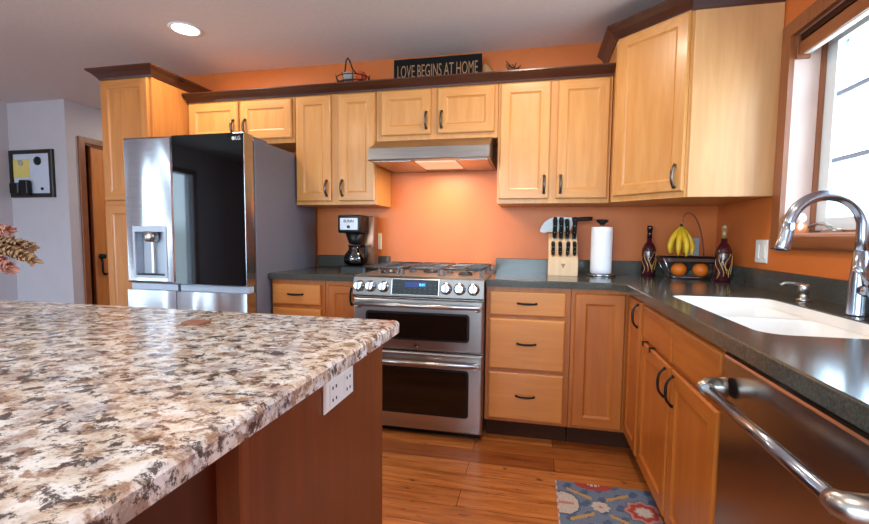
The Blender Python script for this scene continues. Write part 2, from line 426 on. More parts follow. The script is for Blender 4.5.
# kitchen window on the right-hand wall
w1 = bpy.data.objects.new('window_1', None); COL.objects.link(w1); w1.location = (XR, -1.41, 1.6); ORIG['window_1'] = Vector((XR, -1.41, 1.6)); struct(w1)
def part(mb, name, mat, par): return mb.build(name, mat, par)
part(MB().poly([(WY0-.065, WZ0-.067), (WY1+.062, WZ0-.067), (WY1+.062, WZ1+.06), (WY0-.065, WZ1+.06)], [[(WY0+.009, WZ0-.0665), (WY1-.011, WZ0-.0665), (WY1-.011, WZ1-.0095), (WY0+.009, WZ1-.0095)]], XR-.001, XR-.022, 'x', .005), 'window_casing', TRIM['z'], w1)
part(B(XR-.03, WY0+.01, WZ0-.066, XR+.099, WY1-.012, WZ0-.003, .016, 3), 'window_sill', TRIM['y'], w1)
part(MB().poly([(WY0, WZ0), (WY1, WZ0), (WY1, WZ1), (WY0, WZ1)], [[(WY0+.008, WZ0+.008), (WY1-.008, WZ0+.008), (WY1-.008, WZ1-.008), (WY0+.008, WZ1-.008)]], XR, XR+.100, 'x'), 'window_jamb', JAMB, w1)
part(MB().poly([(WY0+.008, WZ0+.008), (WY1-.008, WZ0+.008), (WY1-.008, WZ1-.008), (WY0+.008, WZ1-.008)], [[(WY0+.02, WZ0+.02), (WY1-.02, WZ0+.02), (WY1-.02, WZ1-.02), (WY0+.02, WZ1-.02)]], XR+.101, XR+.118, 'x'), 'window_stop', TRIM['z'], w1)
ym = (WY0+WY1)/2
for a, b_ in ((WY0+.012, ym-.012), (ym+.012, WY1-.012)):
    s_ = part(MB().poly([(a, WZ0+.02), (b_, WZ0+.02), (b_, WZ1-.02), (a, WZ1-.02)], [[(a+.072, WZ0+.075), (b_-.072, WZ0+.075), (b_-.072, WZ1-.07), (a+.072, WZ1-.07)]], XR+.120, XR+.158, 'x', .004), 'window_sash', SASH, w1)
    mu = MB()
    for zz in (1.495, 1.775): mu.box(XR+.128, a+.066, zz-.010, XR+.146, b_-.066, zz+.010, .003)
    mu.box(XR+.129, (a+b_)/2-.009, WZ0+.07, XR+.145, (a+b_)/2+.009, WZ1-.065, .003)
    part(mu, 'muntin', MUNT, s_)
    part(B(XR+.135, a+.066, WZ0+.07, XR+.139, b_-.066, WZ1-.065), 'glass_pane', GLASS, s_)
part(B(XR+.101, ym-.03, WZ0+.009, XR+.16, ym+.03, WZ1-.009, .004), 'mullion', SASH, w1)
ck = part(MB().box(XR+.062, -.985, WZ0+.009, XR+.0985, -.895, WZ0+.028, .008, 2), 'window_crank', NICKEL, w1)
part(MB().tube([(XR+.0775, -.94, WZ0+.03), (XR+.077, -.90, WZ0+.046), (XR+.085, -.84, WZ0+.05), (XR+.085, -.78, WZ0+.038), (XR+.085, -.755, WZ0+.034)], [.008, .008, .007, .008, .011], 8), 'crank_lever', NICKEL, ck)

# patio door and rear window (seen only in reflections)
w2 = struct(MB().poly([(PY0-.07, 0), (PY1+.07, 0), (PY1+.07, PZ1+.07), (PY0-.07, PZ1+.07)], [[(PY0, .04), (PY1, .04), (PY1, PZ1), (PY0, PZ1)]], XL, XL+.02, 'x').build('window_2', TRIM['z']))
part(B(XL-.07, PY0, .04, XL-.064, PY1, PZ1), 'glass_pane', GLASS, w2)
w3 = struct(MB().poly([(RX0-.07, RZ0-.07), (RX1+.07, RZ0-.07), (RX1+.07, RZ1+.07), (RX0-.07, RZ1+.07)], [[(RX0+i*1.27+.03, RZ0+.03), (RX0+(i+1)*1.27-.03, RZ0+.03), (RX0+(i+1)*1.27-.03, RZ1-.03), (RX0+i*1.27+.03, RZ1-.03)] for i in range(3)], YR, YR+.02, 'y').build('window_3', TRIM['z']))
part(B(RX0, YR-.08, RZ0, RX1, YR-.074, RZ1), 'glass_pane', GLASS, w3)

# hall door, standing a little open
dr = bpy.data.objects.new('door_1', None); COL.objects.link(dr); dr.location = (-3.33, DY0, 0); ORIG['door_1'] = Vector((-3.33, DY0, 0)); struct(dr)
part(MB().poly([(DY0-.058, 0), (DY1+.058, 0), (DY1+.058, DZ+.055), (DY0-.058, DZ+.055)], [[(DY0, -.0), (DY1, -.0), (DY1, DZ), (DY0, DZ)]], -3.329, -3.31, 'x', .004), 'door_casing', TRIM['z'], dr)
part(MB().box(-3.449, DY0-.0005, 0, -3.331, DY0+.016, DZ, .001).box(-3.449, DY0+.016, DZ-.016, -3.331, DY1, DZ, .001), 'door_jamb', TRIM['z'], dr)
lf = part(door_mb((-3.40, DY0+.095, .01), UY, UZ, UX, .66, DZ-.02, .04, .11, .01, .02), 'door_leaf', [PINE, PINE], dr)
hl = part(MB().lathe([(.0, -.0), (.026, .0), (.026, .008), (.01, .012), (.01, .03), (.024, .036), (.026, .05), (.0, .06)], (-3.36, .60, .92), 14, 'x'), 'door_knob', BLACKM, lf)
part(MB().tube([(-3.352, .60, .91), (-3.34, .60, .86), (-3.34, .60, .76), (-3.345, .62, .73), (-3.34, .655, .735)], [.012, .010, .010, .014, .011], 8), 'latch_handle', BLACKM, lf)

# ------------------------------------------------------------------ crown profile sweep
def crown_mb(path, z0, hh=.05, fl=.055):
    prof = [(0, 0), (.006, 0), (.010, .010), (fl*.55, hh*.55), (fl*.92, hh*.80), (fl, hh*.86), (fl, hh), (0, hh)]
    n = len(path); nrm = []
    for i in range(n-1):
        e_ = (Vector(path[i+1])-Vector(path[i])).normalized(); nrm.append(Vector((e_.y, -e_.x)))
    loops = []
    for i in range(n):
        a = nrm[max(0, i-1)]; b = nrm[min(n-2, i)]; m_ = (a+b)/(1+a.dot(b))
        loops.append([(path[i][0]+m_.x*o_, path[i][1]+m_.y*o_, z0+z) for o_, z in prof])
    return MB().loft(loops, smooth=False)

# ------------------------------------------------------------------ wall cabinets
ZU, YF = 1.361, -.305
def wall_cab(x0, x1, z0, z1, doors, label, pulls, depth=.305, zd=None):
    t = thing('wall_cabinet', label, 'cabinet', ((x0+x1)/2, -depth/2, z0), 'maple wall cabinets above the back counter')
    part(B(x0, -depth, z0, x1, -.002, z1, .0015), 'cabinet_body', MP['z'], t)
    for (a, b_, p0, p1), px in zip(doors, pulls):
        d = part(door_mb((a, -depth, p0), UX, UZ, NB, b_-a, p1-p0), 'door', [MP['z'], MP['x']], t)
        part(pull_mb((px, -depth-.02, p0+.085), UZ, NB, .1, .0068, .026), 'handle', BRONZE, d)
    return t
wall_cab(-1.43, -.585, 1.785, 2.13, [(-1.415, -1.014, 1.815, 2.075), (-.992, -.603, 1.815, 2.075)], 'short two-door maple cabinet above the refrigerator', [-1.05, -.955])
wall_cab(-.582, -.003, ZU, 2.13, [(-.571, -.318, ZU+.024, 2.08), (-.262, -.008, ZU+.024, 2.08)], 'tall two-door maple wall cabinet above the coffee maker', [-.346, -.234])
wall_cab(0, .788, 1.765, 2.13, [(.035, .365, 1.80, 2.08), (.41, .768, 1.80, 2.08)], 'short two-door maple cabinet above the range hood', [.338, .437])
wall_cab(.79, 1.447, ZU, 2.13, [(.803, 1.10, ZU+.027, 2.08), (1.142, 1.432, ZU+.027, 2.08)], 'tall two-door maple wall cabinet above the knife block', [1.072, 1.168])
tag(crown_mb([(-1.425, -.31), (1.449, -.31)], 2.088, .052, .06).build('crown_molding', CH['x'], origin=(0, -.31, 2.088)), 'long dark cherry crown molding along the tops of the back wall cabinets', 'molding')

# corner wall cabinet, taller, with a diagonal door
A_, B_ = Vector((1.452, -.365)), Vector((1.748, -.644))
Ud = (B_-A_).normalized(); Ud3 = Vector((Ud.x, Ud.y, 0)); Nd = Vector((Ud.y, -Ud.x, 0)); Ld = (B_-A_).length
cc = thing('corner_wall_cabinet', 'tall diagonal corner maple cabinet with one door, beside the window', 'cabinet', (1.85, -.3, ZU))
part(MB().poly([(1.452, -.002), tuple(A_), tuple(B_), (XR-.002, -.644), (XR-.002, -.002)], [], ZU, 2.275, 'z'), 'cabinet_body', MP['z'], cc)
part(B(B_.x+.012, -.6495, ZU+.001, XR-.003, -.6442, 2.26, .001), 'side_panel', VENEER_SHEEN, cc)
d = part(door_mb(Vector((A_.x, A_.y, ZU+.03))+Ud3*.016, Ud3, UZ, Nd, Ld-.020, .865), 'door', [MP['z'], MP['x']], cc)
part(pull_mb(Vector((A_.x, A_.y, ZU+.105))+Ud3*(Ld-.042)+Nd*.02, UZ, Nd, .11, .0068, .026), 'handle', BRONZE, d)
part(crown_mb([(1.452, -.002), tuple(A_), tuple(B_), (XR-.004, -.644)], 2.255, .075, .06), 'crown_molding', CH['x'], cc)

# pantry
pc = thing('pantry_cabinet', 'full-height maple pantry cabinet with dark crown, behind the refrigerator', 'cabinet', (-1.64, -.3, 0))
part(MB().box(-1.84, -.605, .1, -1.435, -.002, 2.2, .0015), 'cabinet_body', PM['z'], pc)
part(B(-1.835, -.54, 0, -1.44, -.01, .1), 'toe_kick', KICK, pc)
part(door_mb((-1.828, -.605, 1.375), UX, UZ, NB, .375, .79), 'door', [PM['z'], PM['x']], pc)
part(door_mb((-1.828, -.605, .12), UX, UZ, NB, .375, 1.225), 'door', [PM['z'], PM['x']], pc)
part(crown_mb([(-1.84, -.002), (-1.84, -.607), (-1.435, -.607), (-1.435, -.002)], 2.172, .062, .058), 'crown_molding', CH['x'], pc)

# ------------------------------------------------------------------ base cabinets
YB, XB = -.61, 1.529
def drawer_front(t, o, U, Nn, w, h, mat, pull=True, mp=BLACKM, L=.1):
    d_ = part(slab_mb(o, U, UZ, Nn, w, h), 'drawer', mat, t)
    if pull: part(pull_mb(Vector(o)+Vector(U)*w/2+UZ*h*.52+Vector(Nn)*.02, U, Nn, L, .005, .022), 'handle', mp, d_)
    return d_
t = thing('base_cabinet', 'maple base cabinet with stacked drawers, between refrigerator and coffee maker', 'cabinet', (-.4, -.3, 0), 'maple base cabinets under the grey counter')
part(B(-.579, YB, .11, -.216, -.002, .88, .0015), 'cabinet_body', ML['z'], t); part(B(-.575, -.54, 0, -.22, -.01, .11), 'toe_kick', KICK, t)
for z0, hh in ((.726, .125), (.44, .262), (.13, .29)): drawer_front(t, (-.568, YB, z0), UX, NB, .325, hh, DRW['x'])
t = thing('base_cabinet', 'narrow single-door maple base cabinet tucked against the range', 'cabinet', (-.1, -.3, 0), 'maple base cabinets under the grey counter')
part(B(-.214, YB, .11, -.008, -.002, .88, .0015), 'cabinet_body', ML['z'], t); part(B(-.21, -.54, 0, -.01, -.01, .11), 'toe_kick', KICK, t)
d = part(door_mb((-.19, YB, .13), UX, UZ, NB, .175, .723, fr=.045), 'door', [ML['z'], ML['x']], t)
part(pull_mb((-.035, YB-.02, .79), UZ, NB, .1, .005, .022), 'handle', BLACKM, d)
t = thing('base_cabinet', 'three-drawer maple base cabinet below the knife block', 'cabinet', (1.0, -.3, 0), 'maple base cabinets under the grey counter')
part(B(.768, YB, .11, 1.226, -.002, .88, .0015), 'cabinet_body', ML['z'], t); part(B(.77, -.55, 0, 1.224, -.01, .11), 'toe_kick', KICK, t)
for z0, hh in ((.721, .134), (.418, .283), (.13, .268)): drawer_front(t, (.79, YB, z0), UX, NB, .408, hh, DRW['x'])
t = thing('corner_base_cabinet', 'L-shaped corner maple base cabinet with a folding two-panel door', 'cabinet', (1.8, -.4, 0))
part(MB().poly([(1.228, -.002), (1.228, YB), (XB, YB), (XB, -.914), (XR-.002, -.914), (XR-.002, -.002)], [], .11, .88, 'z'), 'cabinet_body', ML['z'], t)
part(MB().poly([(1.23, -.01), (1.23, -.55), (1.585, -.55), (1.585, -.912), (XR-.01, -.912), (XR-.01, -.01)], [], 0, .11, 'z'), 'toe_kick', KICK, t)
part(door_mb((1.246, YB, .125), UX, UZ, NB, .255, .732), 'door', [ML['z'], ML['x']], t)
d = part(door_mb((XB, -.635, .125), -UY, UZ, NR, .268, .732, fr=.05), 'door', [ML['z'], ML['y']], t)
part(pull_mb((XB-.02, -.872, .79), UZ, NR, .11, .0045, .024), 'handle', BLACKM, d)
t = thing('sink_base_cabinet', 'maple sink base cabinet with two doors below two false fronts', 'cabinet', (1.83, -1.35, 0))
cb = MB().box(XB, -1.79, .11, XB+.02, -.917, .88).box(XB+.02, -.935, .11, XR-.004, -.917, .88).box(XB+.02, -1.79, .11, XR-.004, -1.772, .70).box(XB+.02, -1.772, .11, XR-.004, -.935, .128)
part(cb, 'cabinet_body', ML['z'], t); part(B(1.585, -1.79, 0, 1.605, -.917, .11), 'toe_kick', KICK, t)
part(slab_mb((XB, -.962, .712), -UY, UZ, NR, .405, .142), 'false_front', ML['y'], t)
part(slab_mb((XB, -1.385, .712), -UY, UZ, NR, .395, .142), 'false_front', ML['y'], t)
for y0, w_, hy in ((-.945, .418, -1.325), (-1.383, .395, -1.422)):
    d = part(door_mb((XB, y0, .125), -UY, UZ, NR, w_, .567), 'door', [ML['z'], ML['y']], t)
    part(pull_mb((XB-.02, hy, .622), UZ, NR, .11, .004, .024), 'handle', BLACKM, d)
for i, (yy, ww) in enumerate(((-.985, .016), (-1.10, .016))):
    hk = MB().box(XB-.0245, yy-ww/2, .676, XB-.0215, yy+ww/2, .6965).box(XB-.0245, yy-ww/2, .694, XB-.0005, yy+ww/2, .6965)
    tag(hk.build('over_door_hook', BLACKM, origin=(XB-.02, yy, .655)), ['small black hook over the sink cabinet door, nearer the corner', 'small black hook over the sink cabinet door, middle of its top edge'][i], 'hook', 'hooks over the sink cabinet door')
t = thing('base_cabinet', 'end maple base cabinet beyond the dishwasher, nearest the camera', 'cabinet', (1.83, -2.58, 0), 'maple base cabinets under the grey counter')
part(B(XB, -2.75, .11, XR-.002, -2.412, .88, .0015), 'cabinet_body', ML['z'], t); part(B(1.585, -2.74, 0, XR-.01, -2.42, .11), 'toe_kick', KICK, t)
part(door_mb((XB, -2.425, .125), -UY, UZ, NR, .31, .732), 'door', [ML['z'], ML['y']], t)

# ------------------------------------------------------------------ worktops
t = thing('worktop', 'short grey worktop under the coffee maker', 'worktop', (-.3, -.32, CT-.038))
part(MB().poly([(-.580, -.002), (-.580, -.648), (-.004, -.648), (-.004, -.002)], [], CT-.038, CT, 'z', .006), 'counter_slab', COUNTER, t)
part(B(-.580, -.022, CT, -.004, -.002, CT+.088, .003), 'backsplash', COUNTER, t)
t = thing('worktop', 'long L-shaped grey worktop holding the white sink', 'worktop', (1.6, -.9, CT-.038))
SX0, SX1, SY0, SY1 = 1.578, 1.95, -1.84, -1.06
hole = rrect(SX0, SY0, SX1, SY1, .06)
part(MB().poly([(.767, -.002), (.767, -.648), (1.425, -.648), (1.484, -.72), (1.484, -2.76), (XR-.002, -2.76), (XR-.002, -.002)], [hole], CT-.038, CT, 'z', .004), 'counter_slab', COUNTER, t)
part(MB().poly([(.767, -.002), (.767, -.022), (XR-.022, -.022), (XR-.022, -2.76), (XR-.002, -2.76), (XR-.002, -.002)], [], CT, CT+.088, 'z', .003), 'backsplash', COUNTER, t)

# sink: integral white double bowl
t = thing('sink', 'white undermount double-bowl sink set into the grey worktop', 'sink', ((SX0+SX1)/2, -1.45, .70))
sm = MB(); e0 = .0015
o1 = rrect(SX0+e0, SY0+e0, SX1-e0, SY1-e0, .0585); sm.loft([[(x, y, CT-.004) for x, y in o1], [(x, y, CT-.035) for x, y in o1]], False, False)
rim_in = rrect(SX0+.008, SY0+.008, SX1-.008, SY1-.008, .055); sm.loft([[(x, y, CT-.004) for x, y in o1], [(x, y, CT-.004) for x, y in rim_in], [(x, y, CT-.035) for x, y in rim_in]], False, False)
b1 = rrect(SX0+.014, -1.352, SX1-.014, SY1-.014, .05); b2 = rrect(SX0+.014, SY0+.014, SX1-.014, -1.378, .05)
tri = tessellate_polygon([[Vector((x, y, 0)) for x, y in q] for q in (rim_in, b1, b2)])
sm.add([(x, y, CT-.035) for q in (rim_in, b1, b2) for x, y in q], tri)
for x0, y0, x1, y1 in ((SX0+.014, -1.352, SX1-.014, SY1-.014), (SX0+.014, SY0+.014, SX1-.014, -1.378)):
    lp = []
    for ins, z in ((0, CT-.035), (.004, CT-.045), (.012, .75), (.03, .722), (.06, .715)):
        lp.append([(x, y, z) for x, y in rrect(x0+ins, y0+ins, x1-ins, y1-ins, max(.02, .05-ins*.2))])
    sm.loft(lp, False, True)
part(sm, 'bowl', SINKM, t)
for yy in (-1.21, -1.6): part(MB().lathe([(.0, .7155), (.04, .7155), (.042, .718), (.03, .719), (.0, .7165)], (1.76, yy, 0), 18), 'drain', CHROME, t)

# ------------------------------------------------------------------ island
t = thing('kitchen_island', 'reddish-brown wooden island base under the granite top', 'island', (-.2, -2.4, 0))
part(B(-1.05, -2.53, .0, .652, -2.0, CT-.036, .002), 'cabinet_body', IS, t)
part(B(-1.05, -3.05, 0, .618, -2.532, CT-.036, .002), 'knee_wall', IS_SHADE, t)
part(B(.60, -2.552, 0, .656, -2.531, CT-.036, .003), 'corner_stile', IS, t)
sl = MB(); pol = rrect(-1.25, -3.3, .672, -1.905, .02, 3)
sl.poly(pol, [], CT-.03, CT, 'z', .006)
tag(sl.build('island_worktop', GRANITE, origin=(-.3, -2.6, CT-.034)), 'large cream and brown speckled granite slab on the island', 'worktop')

def plate(name, label, c, U, Nn, w, h, mat, kind, cat='outlet'):
    c, U, Nn = Vector(c), Vector(U).normalized(), Vector(Nn).normalized()
    t_ = thing(name, label, cat, tuple(c-UZ*h/2)); o_ = c-U*w/2-UZ*h/2
    part(slab_mb(o_, U, UZ, Nn, w, h, .007, .003), 'cover_plate', mat, t_)
    if kind == 'switch':
        for k in (-.26, .26): part(slab_mb(c+U*(k*w-.016)-UZ*.033+Nn*.006, U, UZ, Nn, .032, .066, .005, .002), 'rocker', mat, t_)
    else:
        rh = min(.066, h*.66)
        ks = (-.25, .25) if w > .09 else (0,)
        for k in ks:
            rc = part(slab_mb(c+U*(k*w-.017)-UZ*rh/2+Nn*.006, U, UZ, Nn, .034, rh, .003, .001), 'receptacle', mat, t_)
            for q in (-1, 1):
                for s_ in (-1, 1): part(MB().add(*slab_box(c+U*(k*w+s_*.007)+UZ*q*rh*.28+Nn*.0093, U, Nn, .003, rh*.14)), 'slot', BLACK, rc)
    return t_
def slab_box(c, U, Nn, w, h, t_=.0012):
    vs = [c+U*a*w/2+UZ*b_*h/2+Nn*d_*t_/2 for d_ in (-1, 1) for a, b_ in ((-1, -1), (1, -1), (1, 1), (-1, 1))]
    return vs, [(3, 2, 1, 0), (4, 5, 6, 7), (0, 1, 5, 4), (1, 2, 6, 5), (2, 3, 7, 6), (3, 0, 4, 7)]
plate('power_outlet', 'white double outlet on the island side under the granite edge', (.6525, -2.26, .853), UY, UX, .125, .062, WHITEP, 'outlet')
plate('light_switch', 'white double switch plate on orange wall beside the window', (XR-.0005, -.575, 1.095), -UY, NR, .115, .115, WHITEP, 'switch', 'switch')
plate('power_outlet', 'ivory outlet on the orange wall beside the coffee maker', (-.112, -.0005, 1.115), UX, NB, .075, .118, IVORY, 'outlet')
plate('power_outlet', 'grey outlet on the orange wall behind the bananas', (2.01, -.0005, 1.105), UX, NB, .07, .115, GREYP, 'outlet')

# ------------------------------------------------------------------ refrigerator
FX0, FX1, FY, FS = -1.422, -.585, -.845, -1.068
t = thing('refrigerator', 'large stainless french-door refrigerator with black glass panel', 'refrigerator', (-1.0, -.4, 0))
part(MB().box(FX0+.003, -.752, .03, FX1, -.03, 1.708, .004), 'body', FSIDE, t)
def fdoor(x0, x1, z0, z1, hole=None):
    mb = MB(); out = rrect(x0, FY, x1, -.762, .0015, 2)
    if not hole: mb.poly(out, [], z0, z1, 'z'); return mb
    hx0, hx1, hz0, hz1 = hole
    mb.poly([(x0, z0), (x1, z0), (x1, z1), (x0, z1)], [[(hx0, hz0), (hx1, hz0), (hx1, hz1), (hx0, hz1)]], -.776, FY, 'y', .012)
    mb.box(x0+.001, -.776, z0+.001, x1-.001, -.762, z1-.001); return mb
DX0, DX1, DZ0, DZ1_ = -1.366, -1.122, .885, 1.199
dl = part(fdoor(FX0, FS-.003, .855, 1.727, (DX0+.014, DX1-.014, DZ0+.014, DZ1_-.03)), 'door', STEEL, t)
part(MB().poly([(DX0, DZ0), (DX1, DZ0), (DX1, DZ1_), (DX0, DZ1_)], [[(DX0+.018, DZ0+.016), (DX1-.018, DZ0+.016), (DX1-.018, DZ1_-.034), (DX0+.018, DZ1_-.034)]], FY+.004, FY-.006, 'y', .003), 'dispenser_frame', GREYP, dl)
part(B(DX0+.015, -.788, DZ0+.015, DX1-.015, -.7765, DZ1_-.031), 'dispenser_back', GREYP, dl)
dm = (DX0+DX1)/2-.012
part(MB().lathe([(.0, 1.168), (.040, 1.168), (.040, 1.122), (.030, 1.105), (.0, 1.105)], (dm, -.822, 0), 18), 'dispenser_nozzle', NICKEL, dl)
part(B(dm-.014, -.815, .91, dm+.006, -.808, 1.104, .002), 'dispenser_paddle', NICKEL, dl)
part(B(DX0+.02, -.84, DZ0+.0165, DX1-.02, -.789, DZ0+.023), 'drip_tray', BLACK, dl)
drr = part(fdoor(FS+.003, FX1-.002, .855, 1.727), 'door', STEEL, t)
part(MB().poly([(FS+.004, .856), (FX1-.004, .856), (FX1-.004, 1.726), (FS+.004, 1.726)], [], FY-.0005, FY-.005, 'y', .002), 'glass_panel', BLACKG, drr)
lg = part(MB().lathe([(0, .0), (.0105, .0), (.0105, .0012), (0, .0012)], (-.650, FY-.0064, 1.695), 16, 'y'), 'logo_disc', WHITEP, drr)
text_mesh('logo_letters', 'LG', .03, WHITEP, drr, (-.620, FY-.0058, 1.695), UX, UZ, .001, .9)
for x0, x1 in ((FX0, FS-.003), (FS+.003, FX1-.002)):
    d = part(MB().poly(rrect(x0, FY, x1, -.762, .0015, 2), [], .07, .810, 'z'), 'lower_door', STEEL, t)
    part(MB().box(x0+.006, -.822, .810, x1-.006, -.77, .850, .003), 'handle_channel', GREYP, d)
for x0 in (FX0+.03, FX1-.16): part(B(x0, -.76, 1.708, x0+.13, -.58, 1.735, .006, 2), 'hinge_cover', FSIDE, t)
part(B(FX0+.02, -.74, 0, FX1-.02, -.06, .03), 'base_grille', BLACK, t)

# ------------------------------------------------------------------ range
t = thing('range', 'stainless double-oven gas range between the counters', 'stove', (.38, -.35, 0))
RX_0, RX_1 = .003, .761
part(B(RX_0, -.652, .03, RX_1, -.03, .905, .002), 'body', STEEL_D, t)
cp = MB(); pf = [(-.652, .806), (-.694, .806), (-.700, .815), (-.684, .915), (-.672, .925), (-.652, .925)]
cp.poly(pf, [], RX_0-.001, RX_1+.001, 'x')
cpo = part(cp, 'control_panel', plain('panel_steel', (112, 102, 96), .36, 1, var=.04, vs=3), t)
sN = Vector((0, -.1, .016)).normalized(); sU = Vector((0, .016, .1)).normalized()
def onp(x, z): return Vector((x, -.700+(z-.815)*.16, z))
def panelbox(x0, x1, z0, z1, th, mat, name, par, bev=.003):
    return part(slab_mb(onp(x0, z0), UX, sU, sN, x1-x0, (z1-z0)*1.013, th, bev), name, mat, par)
panelbox(.232, .516, .820, .914, .004, NICKEL, 'display_frame', cpo)
dp = panelbox(.238, .510, .824, .910, .006, BLACK, 'display_panel', cpo)
ds = panelbox(.315, .44, .866, .895, .0068, DISPB, 'display_screen', dp, .0005)
text_mesh('display_digits', '8:01', .022, DISPE, dp, onp(.418, .880)+sN*.0078, UX, sU, .0006)
bt = MB()
for i in range(3):
    for j in range(9):
        if i == 0 and 2 <= j <= 6: continue
        bt.add(*[([p for p in slab_box(onp(.256+j*.0295, .879-i*.02)+sN*.0064, UX, sN, .012, .006)[0]]), slab_box(onp(0, .8)+sN, UX, sN, 1, 1)[1]])
part(bt, 'buttons', IRON, dp)
for x in (.040, .110, .188, .553, .629, .706):
    c = onp(x, .864); kn = MB()
    def ringp(rr, d_): return [c+UX*rr*cos(2*pi*i/20)+sU*rr*sin(2*pi*i/20)+sN*d_ for i in range(20)]
    kn.loft([ringp(.033, .0005), ringp(.033, .006), ringp(.0265, .008), ringp(.025, .03), ringp(.021, .034)])
    k = part(kn, 'knob', CHROME, cpo)
    part(slab_mb(c-UX*.005-sU*.02+sN*.033, UX, sU, sN, .010, .04, .009, .003), 'knob_grip', NICKEL, k)
part(MB().poly(rrect(-.004, -.668, .767, -.004, .012, 3), [], .906, .926, 'z', .006), 'cooktop', NICKEL, t)
part(B(.0, -.05, .9265, .762, -.006, .955, .006, 2), 'rear_vent', HSTEEL, t)
for k in range(3):
    x0 = .02+k*.244; x1 = x0+.236; g = MB()
    for zz in (.966,):
        g.tube([(x0+.008, -.60, zz), (x1-.008, -.60, zz), (x1-.008, -.07, zz), (x0+.008, -.07, zz)], .0065, 6, True)
        xm = (x0+x1)/2
        g.box(xm-.0045, -.60, zz-.007, xm+.0045, -.07, zz+.007, .002)
        for yy in (-.47, -.335, -.20): g.box(x0+.008, yy-.0045, zz-.007, x1-.008, yy+.0045, zz+.007, .002)
    for fx in (x0+.01, x1-.01):
        for fy in (-.595, -.335, -.075): g.box(fx-.007, fy-.007, .9265, fx+.007, fy+.007, .962, .001)
    part(g, 'grate', IRON, t)
for bx, by, br in ((.14, -.20, .036), (.14, -.47, .046), (.382, -.335, .05), (.625, -.20, .036), (.625, -.47, .042)):
    part(MB().lathe([(0, .9262), (br, .9262), (br, .936), (br*.8, .938), (br*.8, .945), (0, .947)], (bx, by, 0), 20), 'burner', HSTEEL if br < .04 else IRON, t)
def oven_door(z0, z1, wz0, wz1, hz):
    d_ = part(slab_mb((RX_0, -.655, z0), UX, UZ, NB, RX_1-RX_0, z1-z0, .037, .008), 'oven_door', STEEL_D, t)
    part(MB().poly(rrect(.078, wz0, .686, wz1, .02, 3), [], -.6925, -.695, 'y', .001), 'window_frame', BLACK, d_)
    part(MB().poly(rrect(.09, wz0+.012, .674, wz1-.012, .014, 3), [], -.6952, -.6965, 'y', .0005), 'oven_glass', OVENG, d_)
    hb = MB().tube([(RX_0+.02, -.735, hz), (RX_1-.02, -.735, hz)], .0125, 14)
    for x in (RX_0+.034, RX_1-.034):
        hb.tube([(x, -.69, hz-.012), (x, -.715, hz-.006), (x, -.735, hz)], [.021, .019, .0165], 12)
    part(hb, 'handle', NICKEL, d_)
    return d_
ud = oven_door(.506, .798, .565, .726, .768)
part(MB().lathe([(0, 0), (.017, 0), (.017, -.003), (.0135, -.0035), (.0125, -.0025), (0, -.0025)], (.382, -.692, .533), 20, 'y'), 'logo', BRONZE, ud)
oven_door(.045, .497, .135, .408, .445)
part(B(.02, -.63, 0, .745, -.05, .03), 'toe_base', BLACK, t)

# ------------------------------------------------------------------ range hood
t = thing('range_hood', 'stainless under-cabinet range hood above the gas range', 'range hood', (.38, -.25, 1.61))
part(MB().poly([(-.004, 1.612), (-.498, 1.612), (-.504, 1.618), (-.494, 1.686), (-.335, 1.763), (-.004, 1.763)], [], .018, .758, 'x'), 'hood_body', HSTEEL, t)
part(B(.05, -.47, 1.606, .285, -.05, 1.6118, .002), 'filter', STEEL_D, t)
part(B(.565, -.47, 1.606, .745, -.05, 1.6118, .002), 'filter', STEEL_D, t)
part(B(.298, -.44, 1.604, .552, -.16, 1.6118, .002), 'lamp_lens', HOODE, t)
l = bpy.data.lights.new('hood_lamp', 'AREA'); l.shape = 'RECTANGLE'; l.size = .25; l.size_y = .26; l.energy = HOOD_W; l.color = (1.0, .80, .58)
lo = bpy.data.objects.new('hood_lamp', l); COL.objects.link(lo); lo.parent = t; lo.location = Vector((.425, -.30, 1.60))-ORIG[t.name]

# ------------------------------------------------------------------ dishwasher
t = thing('dishwasher', 'stainless dishwasher with bar handle under the counter', 'dishwasher', (1.83, -2.1, 0))
part(B(XB+.01, -2.405, .10, XR-.05, -1.865, .862), 'body', BLACK, t)
dd = part(slab_mb((XB+.006, -1.797, .11), -UY, UZ, NR, .606, .752, .028, .008), 'door', DWS, t)
part(B(1.518, -2.403, .864, XB+.009, -1.797, .880, .002), 'control_strip', BLACK, t)
part(B(1.585, -2.4, 0, 1.62, -1.8, .10), 'toe_kick', BLACK, t)
hm = part(MB().tube([(1.447, -1.85, .782), (1.447, -2.352, .782)], .0125, 14), 'handle', CHROME, dd)
for y0, s_ in ((-1.852, 1), (-2.35, -1)):
    part(MB().tube([(1.500, y0+s_*.004, .782), (1.478, y0+s_*.008, .782), (1.458, y0+s_*.004, .782), (1.447, y0-s_*.008, .782), (1.447, y0-s_*.02, .782)], [.026, .0235, .022, .0185, .015], 12), 'handle_bracket', NICKEL, hm)

